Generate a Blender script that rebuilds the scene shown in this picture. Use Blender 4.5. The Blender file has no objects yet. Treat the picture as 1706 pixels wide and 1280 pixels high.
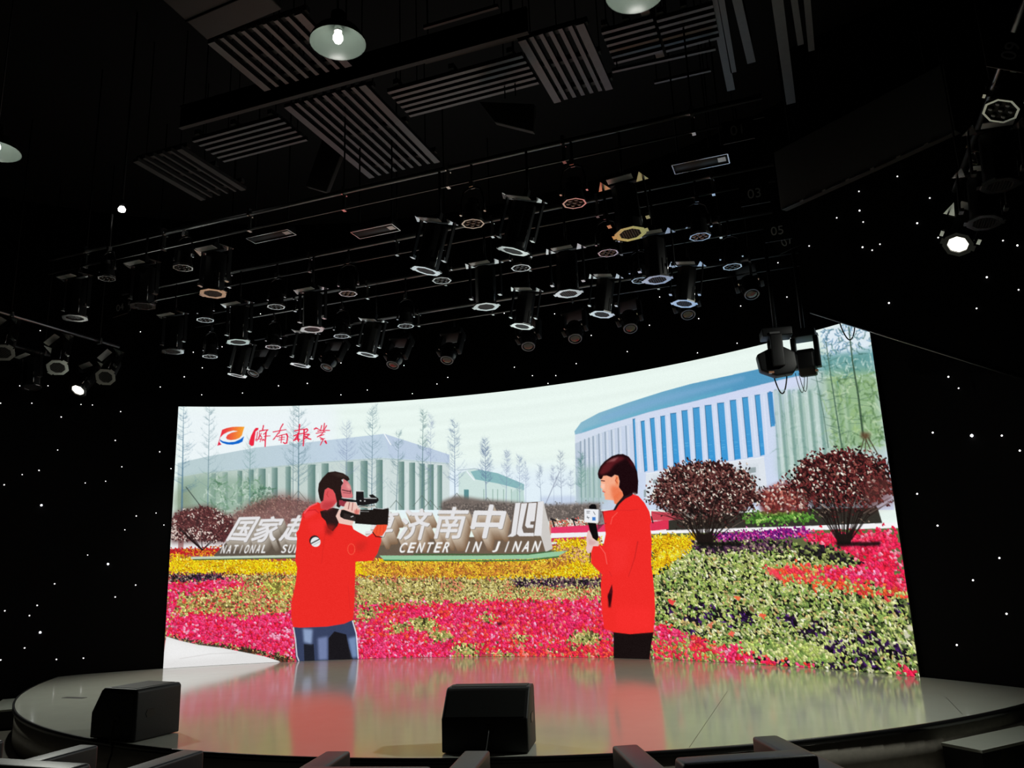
import bpy, bmesh, math, random
import numpy as np
from mathutils import Vector, Matrix, Euler

# ------------------------------------------------------------------ the place, in metres
# X runs along the LED wall's chord (0 = stage axis), Y towards the stage, Z up from the audience floor.
CAM = (4.03, 0.0, 1.60)
FOCAL_PX, PITCH, ROLL, YAW = 1311.0, 0.2256, -0.0386, math.radians(20.4)
STAGE_Z = 0.35
SCR_CY, SCR_R, SCR_A, SCR_H = 2.504, 8.263, math.radians(35.75), 3.789
STG_CY, STG_R = 11.66, 6.67

# ------------------------------------------------------------------ camera
def _axes():
    fwd = Vector((-math.sin(YAW)*math.cos(PITCH), math.cos(YAW)*math.cos(PITCH), math.sin(PITCH)))
    right = Vector((math.cos(YAW), math.sin(YAW), 0))
    up = right.cross(fwd)
    r = right*math.cos(ROLL) + up*math.sin(ROLL)
    u = up*math.cos(ROLL) - right*math.sin(ROLL)
    return r, u, fwd
AX_R, AX_U, AX_F = _axes()
scene = bpy.context.scene
cam_data = bpy.data.cameras.new('camera')
cam_data.sensor_fit = 'HORIZONTAL'; cam_data.sensor_width = 36.0
cam_data.lens = FOCAL_PX/1706*36.0
cam_data.clip_end = 200
cam = bpy.data.objects.new('camera', cam_data)
cam.matrix_world = Matrix(((AX_R.x, AX_U.x, -AX_F.x, CAM[0]), (AX_R.y, AX_U.y, -AX_F.y, CAM[1]), (AX_R.z, AX_U.z, -AX_F.z, CAM[2]), (0, 0, 0, 1)))
scene.collection.objects.link(cam)
scene.camera = cam

# ------------------------------------------------------------------ world, exposure (the hall has no daylight)
world = bpy.data.worlds.new('world'); scene.world = world; world.use_nodes = True
world.node_tree.nodes['Background'].inputs[0].default_value = (0, 0, 0, 1)
world.node_tree.nodes['Background'].inputs[1].default_value = 0.0
scene.view_settings.view_transform = 'Standard'
scene.view_settings.look = 'None'
scene.view_settings.gamma = 1.0
scene.view_settings.use_curve_mapping = False
scene.view_settings.exposure = 0.0
SCREEN_GAIN = 1.0

def cam_rays(p):
    p = np.asarray(p, float).reshape(-1, 2)
    R, U, F = (np.array(a[:]) for a in (AX_R, AX_U, AX_F))
    return (p[:, :1] - 853)/FOCAL_PX*R - (p[:, 1:] - 640)/FOCAL_PX*U + F
def at_z(px, py, z):
    d = cam_rays([(px, py)])[0]; t = (z - CAM[2])/d[2]
    return Vector((CAM[0] + d[0]*t, CAM[1] + d[1]*t, z))
def at_y(px, py, y):
    d = cam_rays([(px, py)])[0]; t = (y - CAM[1])/d[1]
    return Vector((CAM[0] + d[0]*t, y, CAM[2] + d[2]*t))
# ------------------------------------------------------------------ the picture shown on the LED wall
# The broadcast picture lives in the wall's own unrolled coordinates (arc length x height, one colour per
# LED node).  pic() places points that were measured on the photograph into that picture.
PW, PH = 1400, 516
CAN = np.zeros((PH, PW, 3), np.float32)
rng = np.random.default_rng(7)

def pic(p):
    p = np.asarray(p, float).reshape(-1, 2)
    d = cam_rays(p)
    ox, oy = CAM[0], CAM[1] - SCR_CY
    a = d[:, 0]**2 + d[:, 1]**2
    b = ox*d[:, 0] + oy*d[:, 1]
    c = ox*ox + oy*oy - SCR_R**2
    t = (-b + np.sqrt(b*b - a*c)) / a
    x = CAM[0] + t*d[:, 0]; y = CAM[1] + t*d[:, 1] - SCR_CY; z = CAM[2] + t*d[:, 2]
    th = np.arctan2(x, y)
    u = (th + SCR_A) / (2*SCR_A) * (PW - 1)
    v = (1 - (z - STAGE_Z) / SCR_H) * (PH - 1)
    return np.stack([u, v], 1)

def _subdiv(p, closed, step=22):
    p = np.asarray(p, float); out = []
    n = len(p)
    for i in range(n if closed else n - 1):
        a, b = p[i], p[(i + 1) % n]
        k = max(1, int(np.hypot(*(b - a)) // step))
        for j in range(k): out.append(a + (b - a)*j/k)
    if not closed: out.append(p[-1])
    return np.array(out)

def coverage(rings, ss=3):
    allp = np.concatenate(rings)
    x0 = max(0, int(np.floor(allp[:, 0].min())) - 1); x1 = min(PW, int(np.ceil(allp[:, 0].max())) + 2)
    y0 = max(0, int(np.floor(allp[:, 1].min())) - 1); y1 = min(PH, int(np.ceil(allp[:, 1].max())) + 2)
    if x1 <= x0 or y1 <= y0: return None
    A = np.concatenate(rings); B = np.concatenate([np.roll(r, -1, 0) for r in rings])
    w = x1 - x0
    cov = np.zeros((y1 - y0, w), np.float32)
    ix = np.arange(w) + x0
    for r in range(y1 - y0):
        for s in range(ss):
            y = y0 + r - .5 + (s + .5)/ss
            m = (A[:, 1] <= y) != (B[:, 1] <= y)
            if not m.any(): continue
            a, b = A[m], B[m]
            xs = np.sort(a[:, 0] + (y - a[:, 1])*(b[:, 0] - a[:, 0])/(b[:, 1] - a[:, 1]))
            for k in range(0, len(xs) - 1, 2):
                lo = max(0, int(xs[k]) - x0 - 1); hi = min(w, int(xs[k + 1]) - x0 + 3)
                if hi <= lo: continue
                seg = ix[lo:hi]
                cov[r, lo:hi] += np.clip(np.minimum(seg + .5, xs[k + 1]) - np.maximum(seg - .5, xs[k]), 0, 1)
    return x0, y0, np.clip(cov/ss, 0, 1)

def blend(x0, y0, cov, col, alpha=1.0):
    h, w = cov.shape
    reg = CAN[y0:y0 + h, x0:x0 + w]
    a = (cov*alpha)[..., None]
    c = col(x0, y0, w, h) if callable(col) else np.asarray(col, np.float32)/255
    reg[...] = reg*(1 - a) + c*a

def poly(pts, col, alpha=1.0, step=22):
    r = coverage([pic(_subdiv(pts, True, step))])
    if r: blend(*r, col, alpha)

def soft(pts, col, alpha=1.0, blur=4):
    r = coverage([pic(_subdiv(pts, True))], 1)
    if not r: return
    x0, y0, c = r
    p = blur*2
    X0, Y0 = max(0, x0 - p), max(0, y0 - p); X1, Y1 = min(PW, x0 + c.shape[1] + p), min(PH, y0 + c.shape[0] + p)
    b = np.zeros((Y1 - Y0, X1 - X0), np.float32)
    b[y0 - Y0:y0 - Y0 + c.shape[0], x0 - X0:x0 - X0 + c.shape[1]] = c
    b = np.pad(b, p + 1)
    for _ in range(2):
        for ax in (0, 1):
            cs = np.cumsum(b, ax)
            b = (np.roll(cs, -blur, ax) - np.roll(cs, blur + 1, ax))/(2*blur + 1)
            sl = [slice(None)]*2
            for q in (slice(0, blur + 1), slice(-blur - 1, None)):
                sl[ax] = q; b[tuple(sl)] = 0
    b = np.clip(b[p + 1:-p - 1, p + 1:-p - 1], 0, 1)
    blend(X0, Y0, b, col, alpha)

def gradx(xa, ca, xb, cb):
    """horizontal colour ramp between two photograph columns"""
    ca, cb = np.asarray(ca, np.float32)/255, np.asarray(cb, np.float32)/255
    ua, ub = pic([(xa, 800)])[0, 0], pic([(xb, 800)])[0, 0]
    def f(x0, y0, w, h):
        t = np.clip((np.arange(w) + x0 - ua)/(ub - ua), 0, 1)[None, :, None]
        return ca*(1 - t) + cb*t
    return f

def grady(ya, ca, yb, cb, x=850):
    ca, cb = np.asarray(ca, np.float32)/255, np.asarray(cb, np.float32)/255
    va, vb = pic([(x, ya)])[0, 1], pic([(x, yb)])[0, 1]
    def f(x0, y0, w, h):
        t = np.clip((np.arange(h) + y0 - va)/(vb - va), 0, 1)[:, None, None]
        return ca*(1 - t) + cb*t
    return f

def seg_c(a, b, w, col, alpha=1.0, w2=None):
    """one tapered round-ended stroke in picture nodes"""
    w2 = w if w2 is None else w2
    m = max(w, w2)/2 + 1.5
    x0 = max(0, int(min(a[0], b[0]) - m)); x1 = min(PW, int(max(a[0], b[0]) + m) + 2)
    y0 = max(0, int(min(a[1], b[1]) - m)); y1 = min(PH, int(max(a[1], b[1]) + m) + 2)
    if x1 <= x0 or y1 <= y0: return
    X = np.arange(x0, x1, dtype=np.float32)[None, :] - a[0]; Y = np.arange(y0, y1, dtype=np.float32)[:, None] - a[1]
    dx, dy = b[0] - a[0], b[1] - a[1]
    L = dx*dx + dy*dy + 1e-6
    t = np.clip((X*dx + Y*dy)/L, 0, 1)
    d = np.sqrt((X - t*dx)**2 + (Y - t*dy)**2)
    ww = w + (w2 - w)*t
    cov = np.clip(ww/2 + .5 - d, 0, 1)*np.minimum(1, ww)
    reg = CAN[y0:y1, x0:x1]
    k = (cov*alpha)[..., None]
    reg[...] = reg*(1 - k) + (np.asarray(col, np.float32)/255)*k

def stroke(pts, w, col, alpha=1.0, w2=None):
    q = pic(_subdiv(pts, False, 30)); n = len(q) - 1
    w2 = w if w2 is None else w2
    for i in range(n):
        seg_c(q[i], q[i + 1], w + (w2 - w)*i/n, col, alpha, w + (w2 - w)*(i + 1)/n)

def inside(pts, n):
    """n random picture points inside a polygon measured on the photograph"""
    r = coverage([pic(_subdiv(pts, True))], 1)
    x0, y0, c = r
    ys, xs = np.nonzero(c > .5)
    if len(xs) == 0: return np.zeros((0, 2))
    k = rng.integers(0, len(xs), n)
    return np.stack([xs[k] + x0 + rng.random(n) - .5, ys[k] + y0 + rng.random(n) - .5], 1)

_CELLS = {}
def _smooth(shape, k):
    a = rng.random((shape[0]//k + 3, shape[1]//k + 3))
    y = np.arange(shape[0])/k; x = np.arange(shape[1])/k
    iy, ix = y.astype(int), x.astype(int); fy, fx = (y - iy)[:, None], (x - ix)[None, :]
    fy, fx = fy*fy*(3 - 2*fy), fx*fx*(3 - 2*fx)
    g = lambda j, i: a[np.ix_(iy + j, ix + i)]
    return (g(0, 0)*(1 - fx) + g(0, 1)*fx)*(1 - fy) + (g(1, 0)*(1 - fx) + g(1, 1)*fx)*fy
CLUMP = _smooth((PH, PW), 16)*.6 + _smooth((PH, PW), 7)*.4
def cells(size, stretch):
    """jittered leaf-shaped cells over the whole picture: nearest seed, inner distance, side of the leaf"""
    key = (size, stretch)
    if key in _CELLS: return _CELLS[key]
    ny, nx = int(PH/size) + 5, int(PW/size) + 5
    g = np.random.default_rng(int(size*100) + 3)
    sx = (np.arange(nx)[None, :] - 2 + g.random((ny, nx)))*size
    sy = (np.arange(ny)[:, None] - 2 + g.random((ny, nx)))*size
    an = g.normal(2.35, .8, (ny, nx)); ca, sa = np.cos(an).astype(np.float32), np.sin(an).astype(np.float32)
    sx, sy = sx.astype(np.float32), sy.astype(np.float32)
    Y, X = np.mgrid[0:PH, 0:PW].astype(np.float32)
    iy, ix = (Y/size).astype(int) + 2, (X/size).astype(int) + 2
    best = np.full((PH, PW), 1e9, np.float32); second = best.copy(); bid = np.zeros((PH, PW), np.int32); side = np.zeros((PH, PW), np.float32)
    for dy in (-1, 0, 1):
        for dx in (-2, -1, 0, 1, 2):
            jy, jx = np.clip(iy + dy, 0, ny - 1), np.clip(ix + dx, 0, nx - 1)
            ox, oy = X - sx[jy, jx], Y - sy[jy, jx]
            c, s_ = ca[jy, jx], sa[jy, jx]
            al = (ox*c - oy*s_)/stretch; ac = ox*s_ + oy*c
            d = al*al + ac*ac
            m = d < best
            second = np.where(m, best, np.minimum(second, d))
            best = np.where(m, d, best); bid = np.where(m, jy*nx + jx, bid); side = np.where(m, ac, side)
    gap = np.sqrt(second) - np.sqrt(best)
    _CELLS[key] = (sx.ravel(), sy.ravel(), bid, gap/size, side/size, g.random(ny*nx))
    return _CELLS[key]

def field(pts, n, pal, ln=(2, 5), wd=(1.2, 2.4), ang=None, alpha=1.0, base=None, size=None, keep=1.0, edge=.74, jit=1.6, relief=.2, st=1.5):
    """a bed of leaves or petals: leaf cells whose centre lies in the polygon, coloured from [(weight, rgb)]"""
    size = size or max(2.6, (ln[0] + ln[1])/2*.78)
    size = round(size*2)/2
    sx, sy, bid, gap, side, hs = cells(size, st)
    r = coverage([pic(_subdiv(pts, True))], 1)
    if not r: return
    x0, y0, c = r
    h, w = c.shape
    qx, qy = np.round(sx - x0 + rng.normal(0, jit*size, len(sx))).astype(int), np.round(sy - y0 + rng.normal(0, jit*size*.6, len(sx))).astype(int)
    ok = (qx >= 0) & (qx < w) & (qy >= 0) & (qy < h)
    ins = np.zeros(len(sx), bool); ins[ok] = c[qy[ok], qx[ok]] > .5
    if keep < 1: ins &= rng.random(len(sx)) < keep
    wts = np.array([p[0] for p in pal], float); wts /= wts.sum()
    low = CLUMP[np.clip(sy, 0, PH - 1).astype(int), np.clip(sx + rng.integers(0, 300), 0, PW - 1).astype(int)]
    val = low*.8 + rng.random(len(sx))*.62
    order = np.argsort(val[ins]) if ins.any() else []
    rank = np.full(len(sx), .5); rk = np.empty(len(order)); rk[order] = (np.arange(len(order)) + .5)/max(1, len(order)); rank[ins] = rk
    perm = rng.permutation(len(pal)); cum = np.cumsum(wts[perm])
    idx = perm[np.minimum(np.searchsorted(cum, rank), len(pal) - 1)]
    cols = np.array([p[1] for p in pal], np.float32)[idx]/255
    cols = np.clip(cols*rng.uniform(.85, 1.16, (len(sx), 1)), 0, 1).astype(np.float32)
    p = int(size*2) + 2
    X0, Y0, X1, Y1 = max(0, x0 - p), max(0, y0 - p), min(PW, x0 + w + p), min(PH, y0 + h + p)
    b = bid[Y0:Y1, X0:X1]
    m = ins[b].astype(np.float32)*alpha
    sh = np.clip(edge + gap[Y0:Y1, X0:X1]*1.6, 0, 1)*(1 + relief*np.clip(side[Y0:Y1, X0:X1]*2, -1, 1))
    col = np.clip(cols[b]*sh[..., None], 0, 1)
    reg = CAN[Y0:Y1, X0:X1]
    reg[...] = reg*(1 - m[..., None]) + col*m[..., None]

def bare_tree(x, y0, y1, spread, col, n=34, w=1.6, lean=0, alpha=.8, start=.25, up=1.0):
    """leafless tree: trunk from (x, y0) up to (x + lean, y1), rising boughs and a haze of short twigs"""
    alpha *= .82
    stroke([(x, y0), (x + lean, y1)], w, col, min(1, alpha + .15), .6)
    H = y0 - y1
    for i in range(max(12, int(n*1.15))):
        f = start + (1 - start)*rng.random()**.9
        bx, by = x + lean*f, y0 - H*f
        s = rng.choice((-1, 1))
        l = spread*(1.1 - f*.85)*rng.uniform(.45, 1.2)
        r = rng.uniform(.5, 1.25)*up
        ex, ey = bx + s*l, by - l*r
        mx, my = bx + s*l*.55, by - l*r*.38 + rng.normal(0, 1)
        q = pic([(bx, by), (mx, my), (ex, ey)])
        seg_c(q[0], q[1], 1.0, col, alpha*.75, .75); seg_c(q[1], q[2], .75, col, alpha*.65, .45)
        for k in range(7):
            g = rng.uniform(.2, 1.05)
            sx, sy = (bx + (mx - bx)*g*2, by + (my - by)*g*2) if g < .5 else (mx + (ex - mx)*(g - .5)*2, my + (ey - my)*(g - .5)*2)
            t = rng.uniform(-1.0, 1.0) + (0 if rng.random() < .6 else s*.8)
            ll = rng.uniform(2, 8)
            q = pic([(sx, sy), (sx + ll*math.sin(t), sy - ll*math.cos(t))])
            seg_c(q[0], q[1], .8, col, alpha*.46, .45)

def crop(ox, oy, s):
    return lambda *xy: [(ox + xy[i]/s, oy + xy[i + 1]/s) for i in range(0, len(xy), 2)]

def glyph_rings(ch):
    """filled outline triangles of one character of Blender's built-in typeface, normalised to its own box"""
    cu = bpy.data.curves.new('glyph_tmp', 'FONT'); cu.body = ch
    ob = bpy.data.objects.new('glyph_tmp', cu); bpy.context.scene.collection.objects.link(ob)
    bpy.context.view_layer.update()
    ev = ob.evaluated_get(bpy.context.evaluated_depsgraph_get()); me = ev.to_mesh()
    co = np.array([v.co[:2] for v in me.vertices]); fs = [list(p.vertices) for p in me.polygons]
    ev.to_mesh_clear()
    bpy.data.objects.remove(ob); bpy.data.curves.remove(cu)
    lo, hi = co.min(0), co.max(0)
    co = (co - lo)/(hi - lo)
    return [co[f] for f in fs]

def glyph(ch, quad, col, fat=0.0, alpha=1.0, ext=None):
    """a character warped into the photo quad TL, TR, BR, BL"""
    tl, tr, br, bl = [np.array(q, float) for q in quad]
    base = []
    for r in glyph_rings(ch):
        u, v = r[:, :1], 1 - r[:, 1:]
        base.append(pic((tl*(1 - u) + tr*u)*(1 - v) + (bl*(1 - u) + br*u)*v))
    allp = np.concatenate(base)
    pad = 30 if ext else 4
    X0, Y0 = np.floor(allp.min(0)).astype(int) - pad; X1, Y1 = np.ceil(allp.max(0)).astype(int) + pad + 1
    M = np.zeros((Y1 - Y0, X1 - X0), np.float32)
    for q in base:
        r = coverage([q], 3)
        if r:
            x0, y0, c = r
            M[y0 - Y0:y0 - Y0 + c.shape[0], x0 - X0:x0 - X0 + c.shape[1]] += c
    M = np.clip(M, 0, 1)
    def sh(m, dx, dy):
        fx, fy = math.floor(dx), math.floor(dy); tx, ty = dx - fx, dy - fy
        R = lambda i, j: np.roll(np.roll(m, i, 1), j, 0)
        return (R(fx, fy)*(1 - tx) + R(fx + 1, fy)*tx)*(1 - ty) + (R(fx, fy + 1)*(1 - tx) + R(fx + 1, fy + 1)*tx)*ty
    if fat:
        M0 = M
        for k in range(8): M = np.maximum(M, sh(M0, fat*math.cos(k*math.pi/4), fat*math.sin(k*math.pi/4)))
    if ext:                                 # the block behind the face, drawn from its far end forwards
        dx, dy, far, near = ext; n = 22
        for k in range(n, 0, -1):
            f = k/n
            blend(X0, Y0, sh(M, dx*f, dy*f), np.array(far, float)*f + np.array(near, float)*(1 - f))
        blend(X0, Y0, sh(M, 1.0, 1.0), (96, 86, 78), .7)
    blend(X0, Y0, M, col, alpha)

def word(text, x0, x1, ytop0, ybot0, ytop1, ybot1, col, slant, fat=.45, gap=.36):
    n = len(text); cw = (x1 - x0)/(n - gap)
    for i, ch in enumerate(text):
        f0, f1 = i/n, (i + 1)/n
        xa = x0 + i*cw; xb = xa + cw*(1 - gap)
        if ch == 'I': xa, xb = xa + cw*.28, xa + cw*.36
        if ch == 'J': xb = xa + cw*.46
        t0 = ytop0 + (ytop1 - ytop0)*f0; b0 = ybot0 + (ybot1 - ybot0)*f0
        t1 = ytop0 + (ytop1 - ytop0)*f1; b1 = ybot0 + (ybot1 - ybot0)*f1
        glyph(ch, [(xa + slant, t0), (xb + slant, t1), (xb, b1), (xa, b0)], col, fat)

def paint_picture():
    # ---- sky
    CAN[:] = np.array((233, 246, 240), np.float32)/255
    yy = np.arange(PH)[:, None]; xx = np.arange(PW)[None, :]
    band = .006*np.sin(yy/5.3 + xx/260.) + .004*np.sin(yy/2.9 - xx/400.)
    CAN[:] = np.clip(CAN + band[..., None], 0, 1)
    soft([(296, 676), (560, 672), (560, 760), (296, 790)], (237, 245, 249), .85, 14)
    soft([(660, 780), (960, 780), (960, 860), (660, 860)], (224, 238, 250), .8, 14)
    # ---- colonnaded building, left
    poly([(296, 772), (345, 761), (426, 746), (552, 733), (640, 723), (749, 758), (749, 772), (635, 763), (545, 769), (426, 780), (345, 787), (296, 796)],
         gradx(330, (186, 206, 210), 560, (192, 210, 226)))
    poly([(640, 723), (749, 758), (749, 772), (650, 762)], (190, 206, 226))
    poly([(296, 796), (345, 787), (426, 780), (545, 769), (635, 763), (749, 772), (749, 850), (296, 850)],
         gradx(300, (180, 198, 188), 640, (208, 221, 220)))
    stroke([(640, 723), (651, 741)], 2.2, (240, 246, 250))
    stroke([(345, 788), (545, 770), (635, 764), (748, 773)], 1.6, (170, 192, 196), .8)
    gaps = [(352, 358), (372, 378), (397, 402), (415, 421), (432, 441), (454, 461), (477, 483), (514, 524), (537, 546), (577, 587), (602, 611), (628, 636), (665, 672), (683, 690), (700, 706), (714, 721), (730, 735)]
    for i, (a, b) in enumerate(gaps):
        yt = np.interp((a + b)/2, [345, 426, 545, 635, 749], [790, 782, 772, 766, 777])
        a -= 1.5; b += 1.5
        poly([(a, yt), (b, yt), (b, 850), (a, 850)], gradx(a, (146, 172, 166), b, (82, 118, 112)), .5 if a < 390 else .9)
    for a in (404, 424, 445, 488, 527, 549, 590, 614, 640, 675, 692, 722):
        stroke([(a + 3, 790), (a + 3, 848)], 3, (222, 234, 232), .55)
    # ---- small pavilion beyond
    poly([(764, 790), (786, 781), (800, 783), (830, 789), (873, 807), (873, 848), (764, 848)], (206, 226, 222))
    poly([(784, 786), (800, 783), (830, 789), (873, 807), (873, 817), (830, 806), (792, 799)], (138, 184, 188))
    stroke([(762, 784), (790, 781), (800, 783)], 1.2, (160, 175, 190))
    stroke([(778, 786), (790, 800)], 2.4, (236, 244, 250))
    poly([(773, 816), (781, 816), (781, 838), (773, 838)], (92, 142, 146))
    for a in (806, 821, 829, 839, 852, 862):
        stroke([(a, 816), (a, 846)], 1.8, (140, 172, 160), .8)
    soft([(900, 828), (960, 826), (960, 845), (900, 845)], (196, 210, 232), .9, 3)
    poly([(851, 822), (870, 806), (876, 846), (851, 846)], (176, 206, 200), .5)
    # ---- curved hall, right
    roof_t = [(957, 719), (968, 704), (998, 688), (1045, 671.5), (1104, 652.7), (1151, 639.8), (1221, 624.5), (1278, 611.7), (1360, 594), (1480, 570)]
    roof_b = [(958, 724), (968, 722), (1010, 708), (1081, 686.7), (1151, 670), (1221, 652.7), (1292, 635), (1340, 624.5), (1480, 596)]
    fas_b = [(958, 739), (1010, 718), (1081, 697), (1151, 681), (1221, 666.8), (1292, 650), (1340, 644), (1480, 618)]
    poly(fas_b + [(1490, 850), (960, 850)], gradx(960, (186, 200, 216), 1080, (206, 218, 240)))
    poly(roof_t + roof_b[::-1], gradx(960, (140, 186, 206), 1250, (84, 152, 192)))
    soft([(1000, 694), (1100, 661), (1240, 627), (1240, 634), (1100, 672), (1000, 703)], (128, 172, 212), .55, 3)
    soft([(970, 716), (1080, 682), (1220, 647), (1220, 653), (1080, 688), (970, 722)], (96, 176, 200), .5, 2)
    poly(roof_b + fas_b[::-1], gradx(960, (212, 222, 236), 1200, (208, 217, 242)))
    stroke(roof_b[:-1], .9, (120, 160, 200), .6)
    k3 = crop(940, 580, 4.265)
    for xt, yt, xb in ((115, 665, 120), (145, 650, 152), (175, 640, 182), (205, 628, 215), (245, 612, 258), (290, 598, 302), (335, 585, 350), (383, 572, 398), (438, 556, 455)):
        stroke(k3(xt, yt, xb, 1060), 2.0, (132, 150, 166), .85)
        stroke(k3(xt + 16, yt, xb + 16, 1060), 3.2, (222, 230, 238), .6)
    gb = [(490, 505, 505, 535, 514, 900), (545, 570, 520, 572, 592, 880), (610, 640, 500, 640, 665, 875), (685, 715, 485, 705, 735, 865), (755, 795, 465, 780, 820, 852), (835, 875, 445, 865, 902, 850),
          (915, 960, 425, 940, 986, 850), (1000, 1045, 408, 1030, 1080, 850), (1088, 1135, 392, 1120, 1166, 806), (1178, 1220, 372, 1212, 1255, 795), (1265, 1305, 352, 1305, 1341, 780), (1355, 1390, 335, 1395, 1425, 766), (1445, 1480, 318, 1470, 1498, 560)]
    for xa, xb, yt, xc, xd, yb in gb:
        if len((xa, xb)) and xa == 490: xa, xb, xc, xd = 488, 502, 508, 520
        poly(k3(xa, yt, xb, yt - 4, xd, yb - 6, xc, yb), grady(690, (74, 156, 210), 780, (58, 150, 214), 1150))
        stroke(k3(xa, yt, xc, yb), 1.3, (40, 92, 132), .8)
        stroke(k3(xa + 8, yt + 2, xb, yt - 3), 1.2, (30, 84, 130), .8)
        for _ in range(5):
            f = rng.uniform(.55, .95); x = xa + (xc - xa)*f; y = yt + (yb - yt)*f
            stroke(k3(x + 8, y, x + 8 + (xb - xa)*.5, y - 2), .8, (120, 200, 236), .6)
    for i in range(len(gb) - 1):
        xa = gb[i][1] + 4; xb = gb[i + 1][0] - 4
        stroke(k3((xa + xb)/2, gb[i][2] + 6, (gb[i][4] + gb[i + 1][3])/2, gb[i][5] - 20), 2.6, (224, 230, 246), .6)
    # portico
    poly(k3(580, 892, 1418, 775, 1440, 970, 1440, 1080, 580, 1090), (221, 228, 236))
    poly(k3(630, 905, 1380, 818, 1395, 985, 1395, 1080, 630, 1080), (214, 222, 230))
    for q in ((630, 938, 665, 965), (1230, 862, 1262, 885), (1312, 852, 1362, 890), (1225, 905, 1290, 930), (566, 1010, 582, 1062), (1300, 905, 1360, 960)):
        poly(k3(q[0], q[1], q[2], q[1] - 5, q[2], q[3] - 5, q[0], q[3]), (150, 164, 168) if q[0] != 1300 else (176, 190, 190))
    stroke(k3(585, 893, 1418, 777), 1.4, (236, 240, 246))
    # grey-green columns in the shade of the trees, far right
    for xt, xb, w in ((1292, 1300, 7), (1306, 1318, 6), (1322, 1338, 6), (1340, 1352, 5)):
        stroke([(xt, 652), (xb, 800)], w, (120, 156, 156), .55)
        stroke([(xt + 8, 652), (xb + 8, 800)], 4, (220, 230, 232), .6)
    stroke([(1283, 655), (1289, 705)], 6, (60, 130, 190), .8)
    # ---- trees at the right edge
    edge = [(1362, 570), (1400, 538), (1462, 520), (1492, 790), (1330, 830), (1300, 780), (1310, 700), (1340, 640)]
    soft(edge, (172, 198, 182), .6, 8)
    soft([(1372, 592), (1470, 580), (1476, 625), (1372, 625)], (104, 158, 156), .9, 4)
    soft([(1372, 622), (1472, 618), (1488, 740), (1385, 750)], (142, 178, 128), .85, 8)
    soft([(1300, 660), (1372, 640), (1385, 760), (1330, 810), (1296, 790)], (158, 188, 172), .5, 8)
    for q in ([(1366, 552), (1398, 541), (1456, 524), (1460, 560), (1420, 570), (1372, 578)], [(1372, 572), (1420, 566), (1462, 560), (1464, 582), (1420, 586), (1376, 592)]):
        soft(q, (226, 237, 250), .85, 4)
    def scribble(box, n, cols, ln, w, al):
        P = inside(box, n)
        for x, y in P:
            t = rng.uniform(0, 6.28); c = cols[rng.integers(len(cols))]
            for _ in range(3):
                t += rng.normal(0, .8); l = rng.uniform(*ln)
                seg_c((x, y), (x + l*math.cos(t), y - l*math.sin(t)), rng.uniform(*w), c, al)
                x, y = x + l*math.cos(t), y - l*math.sin(t)
    scribble([(1366, 556), (1398, 542), (1452, 526), (1464, 586), (1420, 590), (1370, 596)], 85, [(96, 140, 168), (74, 118, 140), (130, 168, 198), (70, 112, 110)], (2, 6), (1.0, 2.6), .55)
    scribble([(1366, 590), (1464, 580), (1472, 630), (1368, 634)], 60, [(78, 134, 130), (150, 192, 186), (64, 112, 104), (210, 230, 222)], (2, 7), (1, 3), .4)
    scribble([(1372, 630), (1470, 622), (1488, 742), (1384, 752)], 170, [(112, 152, 92), (176, 204, 150), (96, 134, 84), (206, 224, 190), (150, 184, 120), (70, 104, 66)], (3, 8), (1, 4), .38)
    scribble([(1300, 660), (1374, 636), (1386, 756), (1336, 806), (1298, 792)], 120, [(120, 160, 148), (206, 224, 218), (150, 184, 164), (176, 204, 190)], (3, 8), (1, 4), .3)
    for x in (1291, 1307, 1324, 1341, 1357):
        poly([(x - 3, 652), (x + 4, 650), (x + 19, 800), (x + 12, 800)], (216, 229, 228), .5); soft([(x + 5, 650), (x + 10, 649), (x + 24, 800), (x + 19, 800)], (96, 138, 130), .6, 1)
    for x in (1372, 1386, 1400):
        soft([(x, 640), (x + 5, 640), (x + 19, 760), (x + 14, 760)], (196, 214, 204), .35, 1); soft([(x + 6, 640), (x + 9, 640), (x + 23, 760), (x + 20, 760)], (104, 140, 116), .4, 1)
    stroke([(1414, 545), (1420, 600), (1430, 660), (1438, 726)], 2.0, (58, 82, 62), .9, 3.6)
    stroke([(1376, 570), (1386, 640), (1403, 748)], 1.5, (70, 100, 84), .85, 2.6)
    stroke([(1358, 620), (1372, 690), (1380, 746)], 1.1, (84, 116, 104), .8, 1.8)
    for _ in range(34):
        x = rng.choice((1386, 1372, 1425)); y = rng.uniform(600, 735)
        stroke([(x + (y - 640)*.14, y), (x + (y - 640)*.14 + rng.choice((-1, 1))*rng.uniform(8, 22), y - rng.uniform(-3, 8))], .9, (66, 96, 84), .55)
    for a, b in (((1440, 728), (1430, 768)), ((1441, 728), (1458, 768)), ((1447, 730), (1474, 778)), ((1443, 724), (1440, 775))):
        stroke([a, b], 1.8, (74, 66, 50), .9)
    stroke([(1482, 762), (1478, 778)], 2, (60, 60, 56))
    soft([(1434, 720), (1450, 722), (1448, 732), (1434, 730)], (96, 72, 50), .9, 2)
    # ---- conifers and far planting, left
    soft([(296, 800), (345, 792), (440, 800), (440, 860), (290, 860)], (128, 160, 138), .55, 8)
    scribble([(340, 790), (400, 802), (412, 794), (440, 806), (436, 858), (345, 856)], 150, [(104, 146, 112), (78, 120, 90), (168, 196, 176), (206, 222, 210), (120, 160, 130)], (3, 7), (1, 3.4), .42)
    field([(425, 815), (448, 808), (460, 845), (425, 850)], 70, [(2, (80, 124, 98)), (1, (160, 190, 170))], (3, 7), (.9, 2.2), alpha=.6)
    soft([(292, 815), (316, 812), (320, 850), (286, 850)], (122, 132, 104), .5, 9)
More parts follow.
